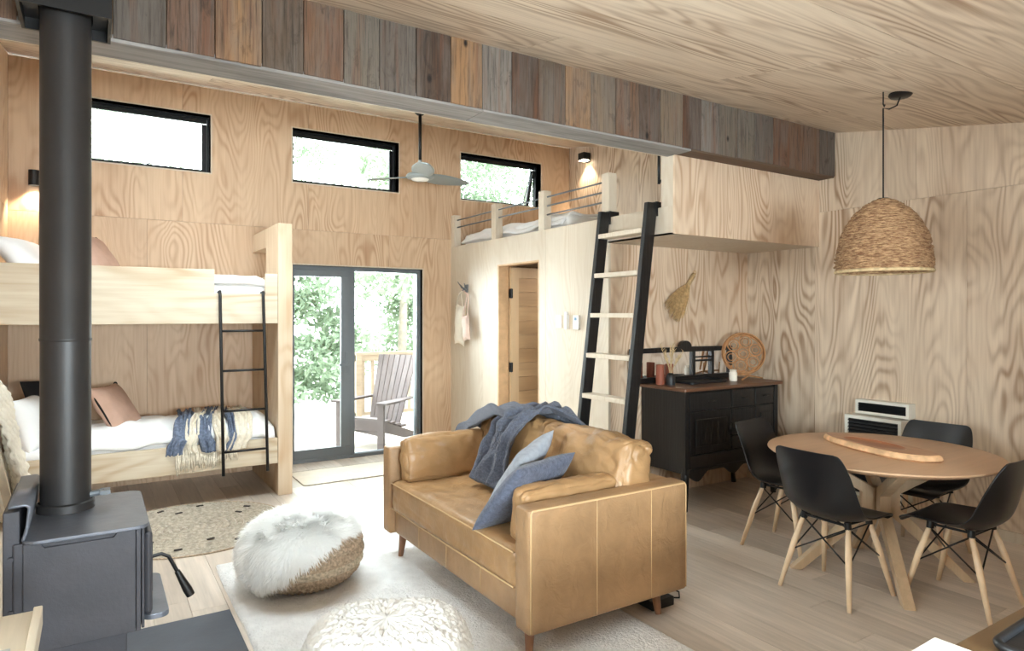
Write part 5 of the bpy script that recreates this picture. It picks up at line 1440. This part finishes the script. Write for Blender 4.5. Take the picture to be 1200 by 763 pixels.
# slatted garden chair seen through the glass
gc = thing('garden_chair', 'tall slatted grey timber garden chair outside the glass door', 'chair', (2.95, 7.82, -0.045), R(124))
G = M['grey_timber']
# local: faces +Y
for sx in (-1, 1):
    obj('leg', MB().box(sx * 0.30 - 0.045, sx * 0.30 + 0.045, 0.30, 0.335, 0.0, 0.56), G, gc, local=True, bevel=0.004)
    obj('side_rail', MB().hexa([(sx * 0.27 - 0.013, -0.50, 0.0), (sx * 0.27 + 0.013, -0.50, 0.0), (sx * 0.27 - 0.013, 0.30, 0.24), (sx * 0.27 + 0.013, 0.30, 0.24), (sx * 0.27 - 0.013, -0.46, 0.12), (sx * 0.27 + 0.013, -0.46, 0.12), (sx * 0.27 - 0.013, 0.30, 0.37), (sx * 0.27 + 0.013, 0.30, 0.37)]), G, gc, local=True)
    obj('armrest', MB().prism([(sx * 0.25, -0.40), (sx * 0.31, -0.40), (sx * 0.40, 0.05), (sx * 0.40, 0.36), (sx * 0.25, 0.36)][::sx], 0.56, 0.585), G, gc, local=True, bevel=0.004)
for k in range(5):
    y = 0.32 - 0.115 * k; z = 0.375 - 0.034 * k
    obj('seat_slat', MB().box(-0.285, 0.285, y - 0.105, y, z - 0.012, z + 0.012), G, gc, local=True, bevel=0.003)
obj('front_apron', MB().box(-0.285, 0.285, 0.305, 0.325, 0.24, 0.365), G, gc, local=True, bevel=0.003)
for k in range(7):
    x0 = -0.265 + 0.076 * k; x1 = x0 + 0.069; f = 1.12
    H_ = 1.10
    obj('back_slat', MB().hexa([(x0 * 0.86, -0.16, 0.24), (x1 * 0.86, -0.16, 0.24), (x0 * 0.86, -0.18, 0.24), (x1 * 0.86, -0.18, 0.24), (x0 * f, -0.48, H_), (x1 * f, -0.48, H_), (x0 * f, -0.50, H_), (x1 * f, -0.50, H_)]), G, gc, local=True, bevel=0.003)
obj('back_rail', MB().box(-0.30, 0.30, -0.345, -0.32, 0.53, 0.60), G, gc, local=True).label if False else None
obj('back_rail', MB().box(-0.27, 0.27, -0.52, -0.495, 0.96, 1.03), G, gc, local=True)

def tree(label, x, y, h, rad, seed, mat, n):
    t = thing('garden_tree', label, 'tree', (x, y, -0.45), 0, None)
    obj('trunk', MB().tube([(x, y, -0.45), (x + 0.1, y, h * 0.4), (x, y + 0.1, h * 0.8)], [0.11, 0.08, 0.03], 10), M['trunk'], t, smooth=True)
    r = np.random.default_rng(seed)
    nc = 60
    cz_ = r.uniform(0.05, 1.0, nc); ca_ = r.uniform(0, 2 * np.pi, nc)
    cr_ = rad * (1 - 0.75 * cz_ ** 1.5) * np.sqrt(r.uniform(0.15, 1, nc))
    C = np.stack([x + cr_ * np.cos(ca_), y + cr_ * np.sin(ca_), -0.2 + cz_ * h], 1)
    idx = r.integers(0, nc, n)
    d = r.normal(0, 1, (n, 3)); d /= np.linalg.norm(d, axis=1, keepdims=True)
    P = C[idx] + d * (r.uniform(0, 1, (n, 1)) ** 0.5) * rad * 0.30 * np.array([1, 1, 0.6])
    a = r.normal(0, 1, (n, 3)); a /= np.linalg.norm(a, axis=1, keepdims=True)
    b = np.cross(a, r.normal(0, 1, (n, 3))); b /= np.linalg.norm(b, axis=1, keepdims=True)
    L = r.uniform(0.05, 0.10, (n, 1)); W = L * 0.45
    V = np.stack([P - a * L, P - b * W, P + a * L, P + b * W], 1).reshape(-1, 3)
    me = bpy.data.meshes.new('foliage')
    me.from_pydata(V.tolist(), [], [(4 * i, 4 * i + 1, 4 * i + 2, 4 * i + 3) for i in range(n)])
    me.materials.append(M[mat])
    for p in (): pass
    o = bpy.data.objects.new('foliage', me); COL.objects.link(o); o.parent = t; o.location = (-x, -y, 0.45)
    o['kind'] = 'stuff'
for a in (('dark bushy tree straight out beyond the left door pane', 3.0, 13.2, 3.6, 1.5, 1, 'leaf', 9000),
          ('tall leafy tree beyond the railing behind the garden chair', 5.6, 13.4, 5.6, 2.0, 2, 'leaf_b', 12000),
          ('broad tree beyond the deck seen in the right door pane', 7.6, 14.5, 6.2, 2.2, 3, 'leaf', 12000),
          ('loose pale tree far behind, left of the door view', 1.2, 17.5, 5.0, 2.0, 4, 'leaf_b', 8000),
          ('tall dark tree seen through the middle high window', 4.6, 19.0, 9.0, 2.4, 5, 'leaf', 9000),
          ('tall tree seen through the high window over the bunk', -0.4, 16.5, 9.5, 2.6, 6, 'leaf_b', 9000),
          ('tall tree seen through the open high window', 10.2, 15.5, 9.0, 2.8, 7, 'leaf', 9000)):
    tree(*a)
